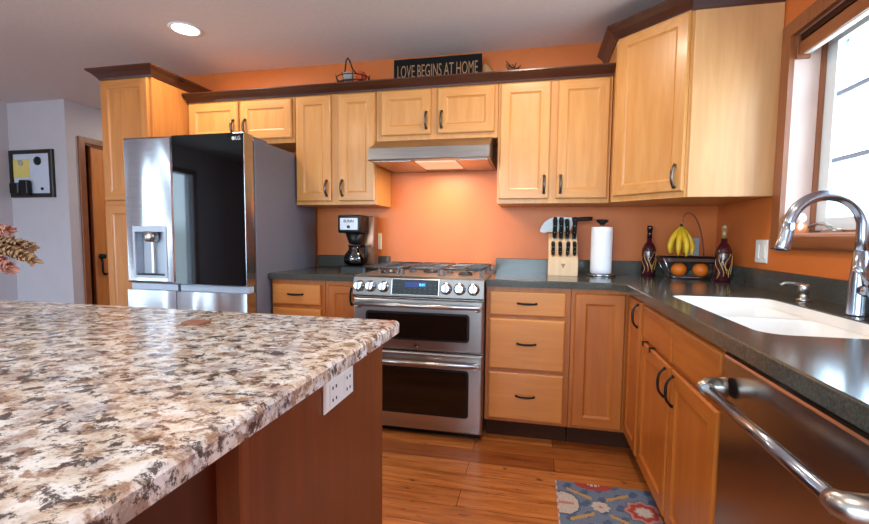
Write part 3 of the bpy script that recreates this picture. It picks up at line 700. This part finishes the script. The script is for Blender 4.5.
# ------------------------------------------------------------------ faucet and dispenser
t = thing('faucet', 'tall chrome gooseneck pull-down faucet behind the sink', 'faucet', (2.005, -1.46, CT))
fp = [(2.005, -1.46, CT+.16), (2.005, -1.46, 1.16)]
for i in range(1, 19):
    a = pi*i/18; fp.append((1.904+.101*cos(a), -1.46, 1.186+.104*sin(a)))
fp.append((1.802, -1.46, 1.178))
part(MB().lathe([(0, 0), (.0275, 0), (.0275, .004), (.026, .02), (.026, .08), (.0235, .13), (.0185, .20), (0, .20)], (2.005, -1.46, CT), 20), 'faucet_body', CHROME, t)
part(MB().tube(fp, .0168, 16), 'spout', CHROME, t)
sh = part(MB().tube([(1.803, -1.46, 1.205), (1.801, -1.46, 1.180), (1.796, -1.46, 1.15), (1.790, -1.46, 1.125), (1.789, -1.46, 1.121)], [.0178, .0182, .020, .0225, .021], 16), 'spray_head', CHROME, t)
part(MB().cyl((1.789, -1.46, 1.1216), (1.7885, -1.46, 1.117), .0165, .0155), 'spray_nozzle', BLACK, sh)
lv = part(MB().cyl((2.005, -1.48, 1.0), (2.005, -1.515, 1.0), .019, .018), 'valve_stub', CHROME, t)
part(MB().tube([(2.005, -1.508, 1.005), (1.995, -1.512, 1.03), (1.975, -1.515, 1.055), (1.955, -1.517, 1.068)], [.011, .009, .0075, .007], 10), 'lever', CHROME, lv)
part(B(1.9805, -1.463, .955, 1.983, -1.455, .965), 'logo', BLACK, t)
t = thing('soap_dispenser', 'small brushed-nickel soap dispenser beside the sink', 'soap dispenser', (2.035, -1.13, CT))
part(MB().lathe([(0, 0), (.024, 0), (.024, .006), (.013, .012), (.013, .032), (.018, .036), (.018, .058), (.014, .064), (0, .064)], (2.035, -1.13, CT), 18), 'base', NICKEL, t)
part(MB().tube([(2.03, -1.13, CT+.061), (1.995, -1.128, CT+.066), (1.972, -1.125, CT+.066), (1.958, -1.124, CT+.058)], [.0065, .006, .0055, .005], 8), 'spout', NICKEL, t)

# ------------------------------------------------------------------ lamps
def lamp(x, y, label):
    t_ = thing('recessed_light', label, 'ceiling light', (x, y, H), 'recessed ceiling lights')
    part(MB().lathe([(.092, H-.0005), (.095, H-.005), (.078, H-.008), (.074, H-.004), (.074, H-.0005)], (x, y, 0), 28), 'trim_ring', RIMM, t_)
    part(MB().lathe([(0, H-.003), (.073, H-.003), (.073, H-.001), (0, H-.001)], (x, y, 0), 24), 'lamp_lens', LAMPE, t_)
    l_ = bpy.data.lights.new('lamp_light', 'AREA'); l_.shape = 'DISK'; l_.size = .14; l_.energy = LAMP_W; l_.color = LAMP_COL
    o_ = bpy.data.objects.new('lamp_light', l_); COL.objects.link(o_); o_.parent = t_; o_.location = (0, 0, -.012)
lamp(-1.10, -.675, 'round recessed ceiling light, glowing, above the refrigerator')
lamp(.95, -.95, 'round recessed ceiling light above the aisle by the range')
lamp(-1.10, -2.6, 'round recessed ceiling light above the far end of the island')
lamp(-2.55, 1.15, 'round recessed ceiling light in the passage past the pantry')
lamp(.95, -2.6, 'round recessed ceiling light above the aisle by the dishwasher')

# ------------------------------------------------------------------ things on the counters
# coffee maker
cx, cy = -.175, -.20
t = thing('coffee_maker', 'black drip coffee maker with glass carafe on the counter', 'coffee maker', (cx, cy, CT))
part(MB().poly(rrect(cx-.098, cy-.135, cx+.115, cy+.125, .03, 4), [], CT, CT+.030, 'z', .006), 'base', BLACK, t)
part(MB().box(cx-.06, cy+.03, CT+.030, cx+.105, cy+.122, CT+.372, .008, 2), 'tower', plain('steel_orange_reflection', (132, 92, 70), .3, .6), t)  # tower's brown is the orange wall's reflection put into the steel colour
hd = part(MB().box(cx-.095, cy-.125, CT+.252, cx+.068, cy+.028, CT+.374, .010, 2), 'head', BLACK, t)
fp_ = part(B(cx-.076, cy-.130, CT+.272, cx+.050, cy-.1255, CT+.352, .002), 'face_plate', plain('face_silver', (196, 196, 206), .4, .2), hd)
text_mesh('lettering', 'BUNN', .026, BLACK, fp_, (cx-.013, cy-.1308, CT+.330), UX, UZ, .001, 1.0, .0004)
part(B(cx-.024, cy-.133, CT+.284, cx-.004, cy-.1302, CT+.302, .003), 'brew_button', BLACK, fp_)
part(MB().lathe([(0, .175), (.036, .175), (.044, .19), (.064, .252), (0, .252)], (cx-.005, cy-.045, CT), 20), 'brew_funnel', BLACK, t)
cf = tag(MB().lathe([(0, .036), (.05, .036), (.068, .045), (.077, .075), (.072, .105), (.05, .135), (.04, .15), (.045, .165), (.042, .165), (.037, .15), (.047, .134), (.069, .104), (.074, .075), (.065, .047), (.05, .039), (0, .039)], (cx-.005, cy-.045, CT-.004), 26).build('coffee_carafe', CARAFE, origin=(cx-.005, cy-.045, CT+.032)), 'round glass carafe standing on the coffee maker plate', 'carafe')
ORIG[cf.name] = Vector((cx-.005, cy-.045, CT+.032))
part(MB().tube([(cx+.034, cy-.06, CT+.158), (cx+.075, cy-.078, CT+.166), (cx+.094, cy-.086, CT+.15), (cx+.094, cy-.086, CT+.10), (cx+.088, cy-.084, CT+.055)], [.011, .013, .014, .013, .010], 8), 'handle', BLACK, cf)
part(MB().lathe([(0, .152), (.0375, .152), (.046, .168), (.046, .174), (0, .176)], (cx-.005, cy-.045, CT-.004), 20), 'collar', BLACK, cf)
# knife block
kx0, kx1, ky = 1.113, 1.288, -.20
t = thing('knife_block', 'pale wooden knife block full of black-handled knives', 'knife block', ((kx0+kx1)/2, ky, CT))
part(MB().poly([(ky-.085, CT+.001), (ky-.085, CT+.100), (ky-.02, CT+.140), (ky+.0, CT+.205), (ky+.055, CT+.262), (ky+.085, CT+.2), (ky+.085, CT+.001)], [], kx0, kx1, 'x', .004), 'block', KNIFEW, t)
part(MB().add([((kx0+kx1)/2-.014, ky-.0858, CT+.075), ((kx0+kx1)/2+.014, ky-.0858, CT+.075), ((kx0+kx1)/2, ky-.0858, CT+.045)], [(0, 2, 1)]), 'logo', plain('burnt_mark', (150, 120, 84), .7), t)
kd = Vector((0, -.30, 1)).normalized()
def knife(x, y, z, L, rr, label, grp):
    kd = (Vector((0, -.30, 1))+UX*random.uniform(-.07, .07)).normalized()
    c = Vector((x, y, z)); t_ = thing('kitchen_knife', label, 'knife', tuple(c), grp)
    hb = MB(); p0 = c+kd*.006
    pts = [p0, p0+kd*L*.3, p0+kd*L*.6+UX*.001, p0+kd*L*.88, p0+kd*L-UY*.004]
    lp = []
    for p, k in zip(pts, (.85, 1.0, .9, 1.1, .7)):
        e2 = kd.cross(UX)
        lp.append([p+UX*rr*.95*k*cos(2*pi*i/10)+e2*rr*1.15*k*sin(2*pi*i/10) for i in range(10)])
    hb.loft(lp); part(hb, 'handle', BLACK, t_)
    part(MB().cyl(c-kd*.004, c+kd*.009, rr*.8, rr*.95, 10), 'bolster', NICKEL, t_)
    rv = MB()
    for q in (.28, .6): rv.ball(tuple(p0+kd*L*q-UY*rr*1.08), .0028, u_=8, v_=6)
    part(rv, 'rivets', NICKEL, t_)
names = ['knife at the block edge nearest the range', 'second knife from the range', 'third knife from the range', 'knife at the block edge nearest the paper towels']
for i in range(4):
    knife(kx0+.027+i*.043, ky-.053, CT+.1205, .088, .0125, 'small black steak knife, lower row, '+names[i], 'steak knives in the lower row')
for i in range(4):
    knife(kx0+.035+i*.040, ky+.018, CT+.2245, .135-(.012 if i == 2 else 0), .0145, 'large black-handled knife, upper row, '+names[i], 'large knives in the upper row')
# the big knife resting across the top of the others
t = thing('chef_knife', 'broad-bladed knife lying flat across the top of the knife block', 'knife', (1.2, ky+.046, CT+.345))
bl = [(1.058, -.062), (1.068, -.03), (1.09, .0), (1.125, .022), (1.17, .03), (1.245, .026), (1.262, .018), (1.262, -.02), (1.24, -.066), (1.16, -.068), (1.11, -.066), (1.08, -.075)]
part(MB().poly([(x, CT+.338+z) for x, z in bl], [], ky+.044, ky+.048, 'y'), 'blade', plain('blade_steel', (150, 148, 146), .4, .8), t)
part(MB().tube([(1.255, ky+.046, CT+.348), (1.30, ky+.046, CT+.352), (1.345, ky+.046, CT+.354), (1.378, ky+.046, CT+.356)], [.012, .0125, .013, .012], 10), 'handle', BLACK, t)
# paper towels
px_, py_ = 1.432, -.19
t = thing('paper_towel_holder', 'upright steel paper towel holder with black knob', 'paper towel holder', (px_, py_, CT))
part(MB().lathe([(0, 0), (.088, 0), (.09, .006), (.086, .014), (.02, .017), (0, .017)], (px_, py_, CT), 28), 'base', CHROME, t)
part(MB().cyl((px_, py_, CT+.016), (px_, py_, CT+.318), .006, .006, 10), 'post', NICKEL, t)
part(MB().lathe([(0, .316), (.014, .316), (.018, .322), (.034, .335), (.036, .342), (.03, .348), (0, .349)], (px_, py_, CT), 20), 'knob', BLACK, t)
tag(MB().lathe([(.02, .0185), (.062, .0185), (.063, .05), (.063, .27), (.062, .302), (.02, .302)], (px_, py_, CT), 30).loft([[(px_+.02*cos(2*pi*i/20), py_+.02*sin(2*pi*i/20), CT+z) for i in range(20)] for z in (.0185, .302)], False, False).build('paper_towel_roll', PAPER, origin=(px_, py_, CT+.018)), 'white paper towel roll on the steel holder', 'paper towel roll')
# decorated bottles
def bottle(x, y, label, neck, hh):
    t_ = thing('wine_bottle', label, 'bottle', (x, y, CT), 'decorated wine bottles on the counter')
    part(MB().lathe([(0, 0), (.038, 0), (.042, .006), (.042, .15), (.040, .17), (.029, .197), (.0155, .215), (.0145, .24), (0, .24)], (x, y, CT), 24), 'bottle_body', BURG, t_)
    part(MB().lathe([(.0, .238), (.0148, .238), (.0138, .265), (.0138, hh-.03), (.0165, hh-.028), (.0165, hh-.008), (.014, hh), (0, hh)], (x, y, CT), 18), 'neck', neck, t_)
    rng = random.Random(int(x*100)); sw = MB()
    for k in range(6):
        a0 = -pi/2+(k-2.5)*.42+rng.uniform(-.1, .1); z0 = .015+.015*k % .05; pts = []
        for i in range(16):
            q = i/15; a = a0+.38*sin(q*5.5+k)*(1-.3*q); z = z0+q*(.11+.05*(k % 3))
            pts.append((x+.0425*cos(a), y+.0425*sin(a), CT+min(z, .152)))
        sw.tube(pts, [.0021*(1-.5*i/15) for i in range(16)], 6)
    part(sw, 'gold_swirls', GOLD, t_)
bottle(1.732, -.085, 'burgundy gold-swirled bottle with dark neck, between paper towels and bananas', NECKD, .315)
bottle(2.052, -.35, 'burgundy gold-swirled bottle with pale gold neck, in the counter corner', NECKG, .315)
# fruit basket with banana hook
bx, by = 1.915, -.21
t = thing('fruit_basket', 'dark wire fruit basket with a tall banana hook', 'fruit basket', (bx, by, CT))
rm = MB()
for q in range(2):
    rm.tube([(x, y, CT+.098+q*.028) for x, y in rrect(bx-.148-q*.012, by-.08-q*.01, bx+.148+q*.012, by+.08+q*.01, .04, 4)], .004, 6, True)
part(rm, 'rim', BLACKM, t)
part(MB().poly(rrect(bx-.153, by-.084, bx+.153, by+.084, .04, 4), [rrect(bx-.147, by-.078, bx+.147, by+.078, .036, 4)], CT+.102, CT+.122, 'z'), 'wooden_band', plain('basket_brown', (84, 44, 30), .5), t)
part(MB().tube([(x, y, CT+.010) for x, y in rrect(bx-.105, by-.062, bx+.105, by+.062, .03, 4)], .004, 6, True), 'base_ring', CHROME, t)
bs = MB()
for i in range(6):
    yy = by-.055+i*.022; bs.tube([(bx-.105, yy, CT+.010), (bx+.105, yy, CT+.010)], .002, 5)
part(bs, 'base_wires', CHROME, t)
for sx in (-1, 1):
    for sy in (-1, 1):
        part(MB().tube([(bx+sx*.100, by+sy*.06, CT+.004), (bx+sx*.150, by+sy*.078, CT+.126)], .0045, 7), 'leg', CHROME, t)
hk = [(bx+.115, by+.078, CT+.126)]
for i in range(1, 15):
    q = i/14; hk.append((bx+.115-.135*q**1.3, by+.078-.078*q, CT+.126+.262*sin(q*pi/2*1.12)**.9))
hk += [(bx-.034, by-.004, CT+.365), (bx-.037, by-.006, CT+.345), (bx-.030, by-.008, CT+.332)]
part(MB().tube(hk, .0035, 7), 'banana_hook', plain('hook_pink', (150, 92, 84), .35, .6), t)
for i, (ox, oy) in enumerate(((-.055, -.035), (.058, -.045))):
    tt = thing('orange', ['orange in the wire basket, directly under the bananas', 'orange in the wire basket, nearer the gold-necked bottle'][i], 'orange', (bx+ox, by+oy, CT+.0145), 'oranges in the fruit basket')
    part(MB().ball((bx+ox, by+oy, CT+.0545), .042, .042, .040), 'peel', ORFR, tt)
    part(MB().lathe([(0, .0), (.005, .0), (.004, .003), (0, .003)], (bx+ox, by+oy, CT+.094), 8), 'stem_scar', STEMM, tt)
t = thing('banana_bunch', 'bunch of yellow bananas hanging from the basket hook', 'bananas', (bx-.036, by-.01, CT+.14))
top = Vector((bx-.046, by-.012, CT+.322))
part(MB().tube([top+Vector((0, 0, -.02)), top+Vector((.002, 0, .0))], [.011, .007], 8), 'bunch_stem', BANTIP, t)
for k, (dx, dy, L) in enumerate(((-.052, -.02, .118), (-.020, -.045, .125), (.016, -.048, .128), (.048, -.022, .124), (-.03, .028, .118), (.028, .03, .118))):
    pts = []; rr = []
    for i in range(11):
        q = i/10; s_ = sin(q*pi*.62)
        pts.append(top+Vector((dx*s_*1.2, dy*s_*1.15, -.012-q*L*1.38))); rr.append((.006, .008, .012, .0155, .0168, .017, .0168, .016, .0135, .0095, .005)[i])
    bn = part(MB().tube(pts, rr, 7), 'banana', BANANA, t)
    part(MB().tube([pts[-1], pts[-1]+Vector((-dx*.05, -dy*.05, -.006))], [.0055, .004], 7), 'banana_tip', BANTIP, bn)

# figurine on the window sill
t = thing('figurine', 'little orange and white figurine on the window sill', 'figurine', (2.175, -.79, WZ0-.003))
part(MB().lathe([(0, 0), (.026, 0), (.034, .016), (.028, .044), (.016, .058), (0, .058)], (2.175, -.80, WZ0-.0025), 16), 'body', FIGO, t)
part(MB().ball((2.175, -.80, WZ0+.074), .024, u_=14, v_=10), 'head', WHITEP, t)
for q in (-1, 1): part(MB().ball((2.165, -.80+q*.026, WZ0+.036), .012, .010, .020, 10, 8), 'arm', WHITEP, t)
# window shade, raised
part(B(XR+.001, WY1-.022, 1.955, XR+.055, WY1-.0085, WZ1-.0085, .001), 'blind_cleat', TRIM['z'], w1)
t = thing('window_blind', 'brown wooden blind pulled up at the top of the window', 'blind', (XR+.04, -1.41, 1.95))
part(B(XR+.010, WY0+.01, 2.030, XR+.065, WY1-.024, WZ1-.009, .002), 'head_rail', KICK, t)
vl = MB()
for i in range(3): vl.box(XR+.022, WY0+.012, 1.985+i*.0125, XR+.050, WY1-.024, 1.985+i*.0125+.0110, .0025)
part(vl, 'slat_stack', KICK, t)
part(B(XR+.006, WY0+.011, 1.968, XR+.020, WY1-.024, 2.022, .004), 'valance', TRIM['y'], t)
part(B(XR+.024, WY0+.012, 1.970, XR+.052, WY1-.024, 1.984, .003), 'bottom_rail', WHITEP, t)

# ------------------------------------------------------------------ things on top of the wall cabinets
ZT = 2.131
t = thing('wall_sign', 'black wooden sign lettered LOVE BEGINS AT HOME on the cabinet tops', 'sign', (.36, -.11, ZT))
part(B(.057, -.125, ZT, .66, -.105, 2.352, .003), 'board', SIGNB, t)
text_mesh('lettering', 'LOVE BEGINS AT HOME', .120, TAN, t, (.358, -.1265, 2.262), UX, UZ, .002, .435, -.0004)
t = thing('wire_basket', 'dark bent-wire basket with loop handle on the cabinet tops', 'basket', (-.22, -.2, ZT))
wm = MB()
for zz, q in ((2.135, .06), (2.19, .105), (2.225, .115)):
    wm.tube([(-.215+q*cos(2*pi*i/18), -.19+q*.8*sin(2*pi*i/18), zz) for i in range(18)], .0035, 5, True)
for i in range(10):
    a = 2*pi*i/10; wm.tube([(-.215+q*cos(a), -.19+q*.8*sin(a), zz) for zz, q in ((2.135, .06), (2.165, .09), (2.19, .105), (2.225, .115), (2.238, .125))], .0028, 5)
for i in range(5): wm.tube([(-.215-.10, -.19+(i-2)*.026, 2.196), (-.215+.10, -.19+(i-2)*.026, 2.196)], .002, 5)
part(wm, 'wire_bowl', WIRE, t)
part(MB().tube([(-.275, -.19, 2.225), (-.27, -.19, 2.29), (-.262, -.19, 2.345), (-.25, -.19, 2.364), (-.238, -.19, 2.345), (-.215, -.19, 2.285), (-.16, -.19, 2.225)], .0055, 7), 'loop_handle', WIRE, t)
tag(MB().ball((-.240, -.21, 2.231), .042, .036, .0325).build('gourd', GOURDW, origin=(-.232, -.215, 2.17)), 'pale grey gourd in the wire basket on the cabinets', 'gourd', 'gourds in the wire basket')
tag(MB().ball((-.152, -.19, 2.233), .038, .036, .0345).build('gourd', GOURDO, origin=(-.155, -.19, 2.17)), 'orange gourd in the wire basket on the cabinets', 'gourd', 'gourds in the wire basket')
tag(MB().tube([(.70, -.15, 2.132), (.72, -.16, 2.19), (.69, -.17, 2.245), (.685, -.172, 2.268)], [.05, .046, .022, .006], 10).build('gourd', TAN, origin=(.70, -.16, ZT)), 'tan necked gourd beside the black lettered sign', 'gourd')
rng = random.Random(4); tw = MB()
for k in range(9):
    a = rng.uniform(0, 2*pi); tw.tube([(.87, -.2, 2.133), (.87+.03*cos(a), -.2+.02*sin(a), 2.20), (.87+rng.uniform(-.06, .06), -.2+rng.uniform(-.03, .03), rng.uniform(2.22, 2.255))], [.005, .004, .003], 5)
tag(tw.build('twig_bundle', TWIG, origin=(.87, -.2, 2.132)), 'small dark twig bundle on the cabinet above the knife block', 'twigs')
# ------------------------------------------------------------------ island things
tag(MB().poly(rrect(.150, -2.110, .206, -2.064, .006, 3), [], CT+.0005, CT+.007, 'z', .002).build('coaster', LEATH, origin=(.18, -2.087, CT)), 'small brown leather coaster on the granite island', 'coaster')
vx, vy = -.53, -2.15
t = thing('vase', 'dark glazed vase holding dried flowers on the island', 'vase', (vx, vy, CT))
part(MB().lathe([(0, 0), (.045, 0), (.06, .03), (.062, .08), (.045, .12), (.028, .14), (.032, .16), (.026, .16), (.022, .14), (.036, .115), (.052, .08), (.05, .03), (.04, .012), (0, .012)], (vx, vy, CT+.0005), 24), 'body', CERAM, t)
def spray(ex, ey, ez, mat, label, lean):
    t_ = thing('dried_flower', label, 'dried flower', (vx, vy, CT+.03), 'dried flowers in the vase')
    p0, p3 = Vector((vx, vy, CT+.05)), Vector((ex, ey, ez)); p1 = Vector((vx+.006*lean, vy, CT+.2)); p2 = p1.lerp(p3, .45)+Vector((0, 0, .03))
    pts = []
    for i in range(13):
        q = i/12; pts.append(p0*(1-q)**3+p1*3*q*(1-q)**2+p2*3*q*q*(1-q)+p3*q**3)
    part(MB().tube(pts, [.003-.0015*i/12 for i in range(13)], 6), 'stem', STEMM, t_)
    rg = random.Random(int(ez*1000)); pm = MB()
    for i in range(240):
        q = .42+.58*rg.random(); k = min(11, int(q*12)); c = pts[k].lerp(pts[k+1], q*12-k); ax = (pts[k+1]-pts[k]).normalized()
        a = rg.uniform(0, 2*pi); sd = ax.orthogonal().normalized(); sd = (Matrix.Rotation(a, 3, ax) @ sd)
        dirn = (ax*.9+sd*.75).normalized(); L = rg.uniform(.018, .034)*(1.3-.55*q); w_ = L*.26; nn = dirn.cross(ax).normalized()
        pm.add([c, c+dirn*L*.5+nn*w_+sd*.003, c+dirn*L, c+dirn*L*.5-nn*w_+sd*.003, c+dirn*L*.5+sd*(.003+w_*.7)], [(0, 1, 4), (1, 2, 4), (2, 3, 4), (3, 0, 4), (0, 3, 2, 1)])
    part(pm, 'petals', mat, t_)['kind'] = 'stuff'
spray(-.305, -2.17, 1.155, PETALP, 'pink dried flower spray, topmost of the bunch in the vase', 1)
spray(-.305, -2.12, 1.110, PETALT, 'tan dried flower spray reaching out, upper of the two long ones', .5)
spray(-.230, -2.17, 1.080, PETALT, 'tan dried flower spray reaching out, lower of the two long ones', .8)
spray(-.265, -2.20, 1.06, PETALP, 'pink dried flower spray, lowest of the bunch in the vase', 1)
# ------------------------------------------------------------------ memo board on the nook wall
yw = .2895
t = thing('memo_board', 'black-framed white memo board hanging on the grey wall', 'memo board', (-3.75, yw, 1.5))
fo = [(-4.012, 1.497), (-3.478, 1.497), (-3.478, 1.952), (-4.012, 1.952)]; fi = [(-3.975, 1.535), (-3.515, 1.535), (-3.515, 1.915), (-3.975, 1.915)]
part(MB().poly(fo, [fi], yw-.0005, yw-.03, 'y', .008), 'frame', DOORW, t)
part(B(-3.976, yw-.012, 1.534, -3.514, yw-.002, 1.916), 'board', BOARD, t)
tag(MB().poly([(-3.985, 1.685), (-3.77, 1.695), (-3.775, 1.87), (-3.99, 1.86)], [], yw-.0125, yw-.0150, 'y').build('paper_note', NOTE, origin=(-3.88, yw, 1.69)), 'yellow paper note pinned on the white memo board', 'note')
tag(MB().lathe([(0, 0), (.04, 0), (.042, -.01), (.03, -.016), (0, -.018)], (-3.665, yw-.0125, 1.845), 14, 'y').build('magnet', BLACK, origin=(-3.665, yw, 1.80)), 'large round black magnet on the memo board', 'magnet')
tag(MB().lathe([(0, 0), (.028, 0), (.028, -.008), (0, -.01)], (-3.875, yw-.0155, 1.83), 12, 'y').build('magnet', GREYP, origin=(-3.875, yw, 1.8)), 'grey magnet pinning the yellow note', 'magnet')
tag(MB().lathe([(0, 0), (.014, 0), (.014, -.008), (0, -.01)], (-3.625, yw-.0125, 1.58), 12, 'y').build('magnet', BLACK, origin=(-3.64, yw, 1.56)), 'tiny black dot magnet low on the memo board', 'magnet')
t = thing('key_organizer', 'black caddy clipped on the lower corner of the memo board', 'caddy', (-3.85, yw, 1.53))
part(MB().box(-3.955, yw-.075, 1.528, -3.845, yw-.031, 1.635, .008), 'pocket', BLACK, t)
part(MB().box(-3.835, yw-.075, 1.522, -3.735, yw-.031, 1.66, .008), 'pocket', BLACK, t)
part(MB().box(-3.95, yw-.045, 1.525, -3.745, yw-.0305, 1.56, .004), 'rail', BLACK, t)

# ------------------------------------------------------------------ rug
RC = {'blue': (104, 116, 138), 'blue2': (74, 90, 118), 'red': (158, 62, 54), 'cream': (188, 176, 166), 'yellow': (178, 140, 82), 'pink': (182, 122, 110)}
rk = list(RC); rm_ = [plain('rug_'+k, RC[k], .95, var=.18, vs=160, bmp=.5) for k in rk]
rx0, rx1, ry0, ry1 = 1.148, 1.565, -1.86, -.985; cs = .006
nx, ny = int((rx1-rx0)/cs), int((ry1-ry0)/cs)
def rugcol(u_, v_):
    P = .34; vv = (v_+P/2) % P-P/2
    if u_ < .006: return 'pink' if int(v_*40) % 2 else 'cream'
    def med(cu, cv, R):
        a = math.atan2(v_-cv, u_-cu); d_ = math.hypot(u_-cu, v_-cv)/R
        w_ = 1+.09*cos(8*a)
        return d_/w_
    for k in range(-1, 4):
        base = .17+k*P
        m_ = med(.352, base, .072)
        if m_ < .42: return 'cream'
        if m_ < .5: return 'pink'
        if m_ < .80: return 'red'
        if m_ < 1.0: return 'pink'
        if m_ < 1.1: return 'blue2'
        if math.hypot((u_-.03)/.062, (v_-base)/.078) < 1: return 'pink' if abs(v_-base) < .009 and u_ < .07 else 'cream'
        if math.hypot((u_-.03)/.07, (v_-base)/.088) < 1: return 'blue2'
        m2 = med(.18, base, .036)
        if m2 < .28: return 'pink'
        if m2 < 1: return 'cream'
        m3 = math.hypot((u_-.17)/.085, (v_-base+P/2)/.05)
        if m3 < .35: return 'cream' if int(u_*120) % 2 else 'red'
        if m3 < 1: return 'red'
        for s_ in (-1, 1):
            dd_ = abs((v_-base)-s_*(.048+.35*abs(abs(u_-.18)-.02)*1.6))
            if dd_ < .010 and .03 < abs(u_-.18) < .13: return 'yellow'
    return 'blue' if (sin(u_*90)+sin(v_*80+u_*40)) > -.7 else 'blue2'
rg = MB(); ix = {}
vs = [(rx0+i*cs, ry1-j*cs, .0085) for j in range(ny+1) for i in range(nx+1)]
rg.v = vs
for j in range(ny):
    for i in range(nx):
        a = j*(nx+1)+i; rg.f.append([a, a+1, a+nx+2, a+nx+1]); rg.sm.append(False); rg.mi.append(rk.index(rugcol((i+.5)*cs, (j+.5)*cs)))
X1, Y0 = rx0+nx*cs, ry1-ny*cs
rg.add([(rx0, ry1, .0085), (X1, ry1, .0085), (X1, Y0, .0085), (rx0, Y0, .0085), (rx0, ry1, .001), (X1, ry1, .001), (X1, Y0, .001), (rx0, Y0, .001)], [(0, 4, 5, 1), (1, 5, 6, 2), (2, 6, 7, 3), (3, 7, 4, 0), (4, 7, 6, 5)], False, 3)
tag(rg.build('rug', rm_, origin=((rx0+rx1)/2, (ry0+ry1)/2, 0)), 'blue patterned runner rug with red medallions on the wood floor', 'rug')
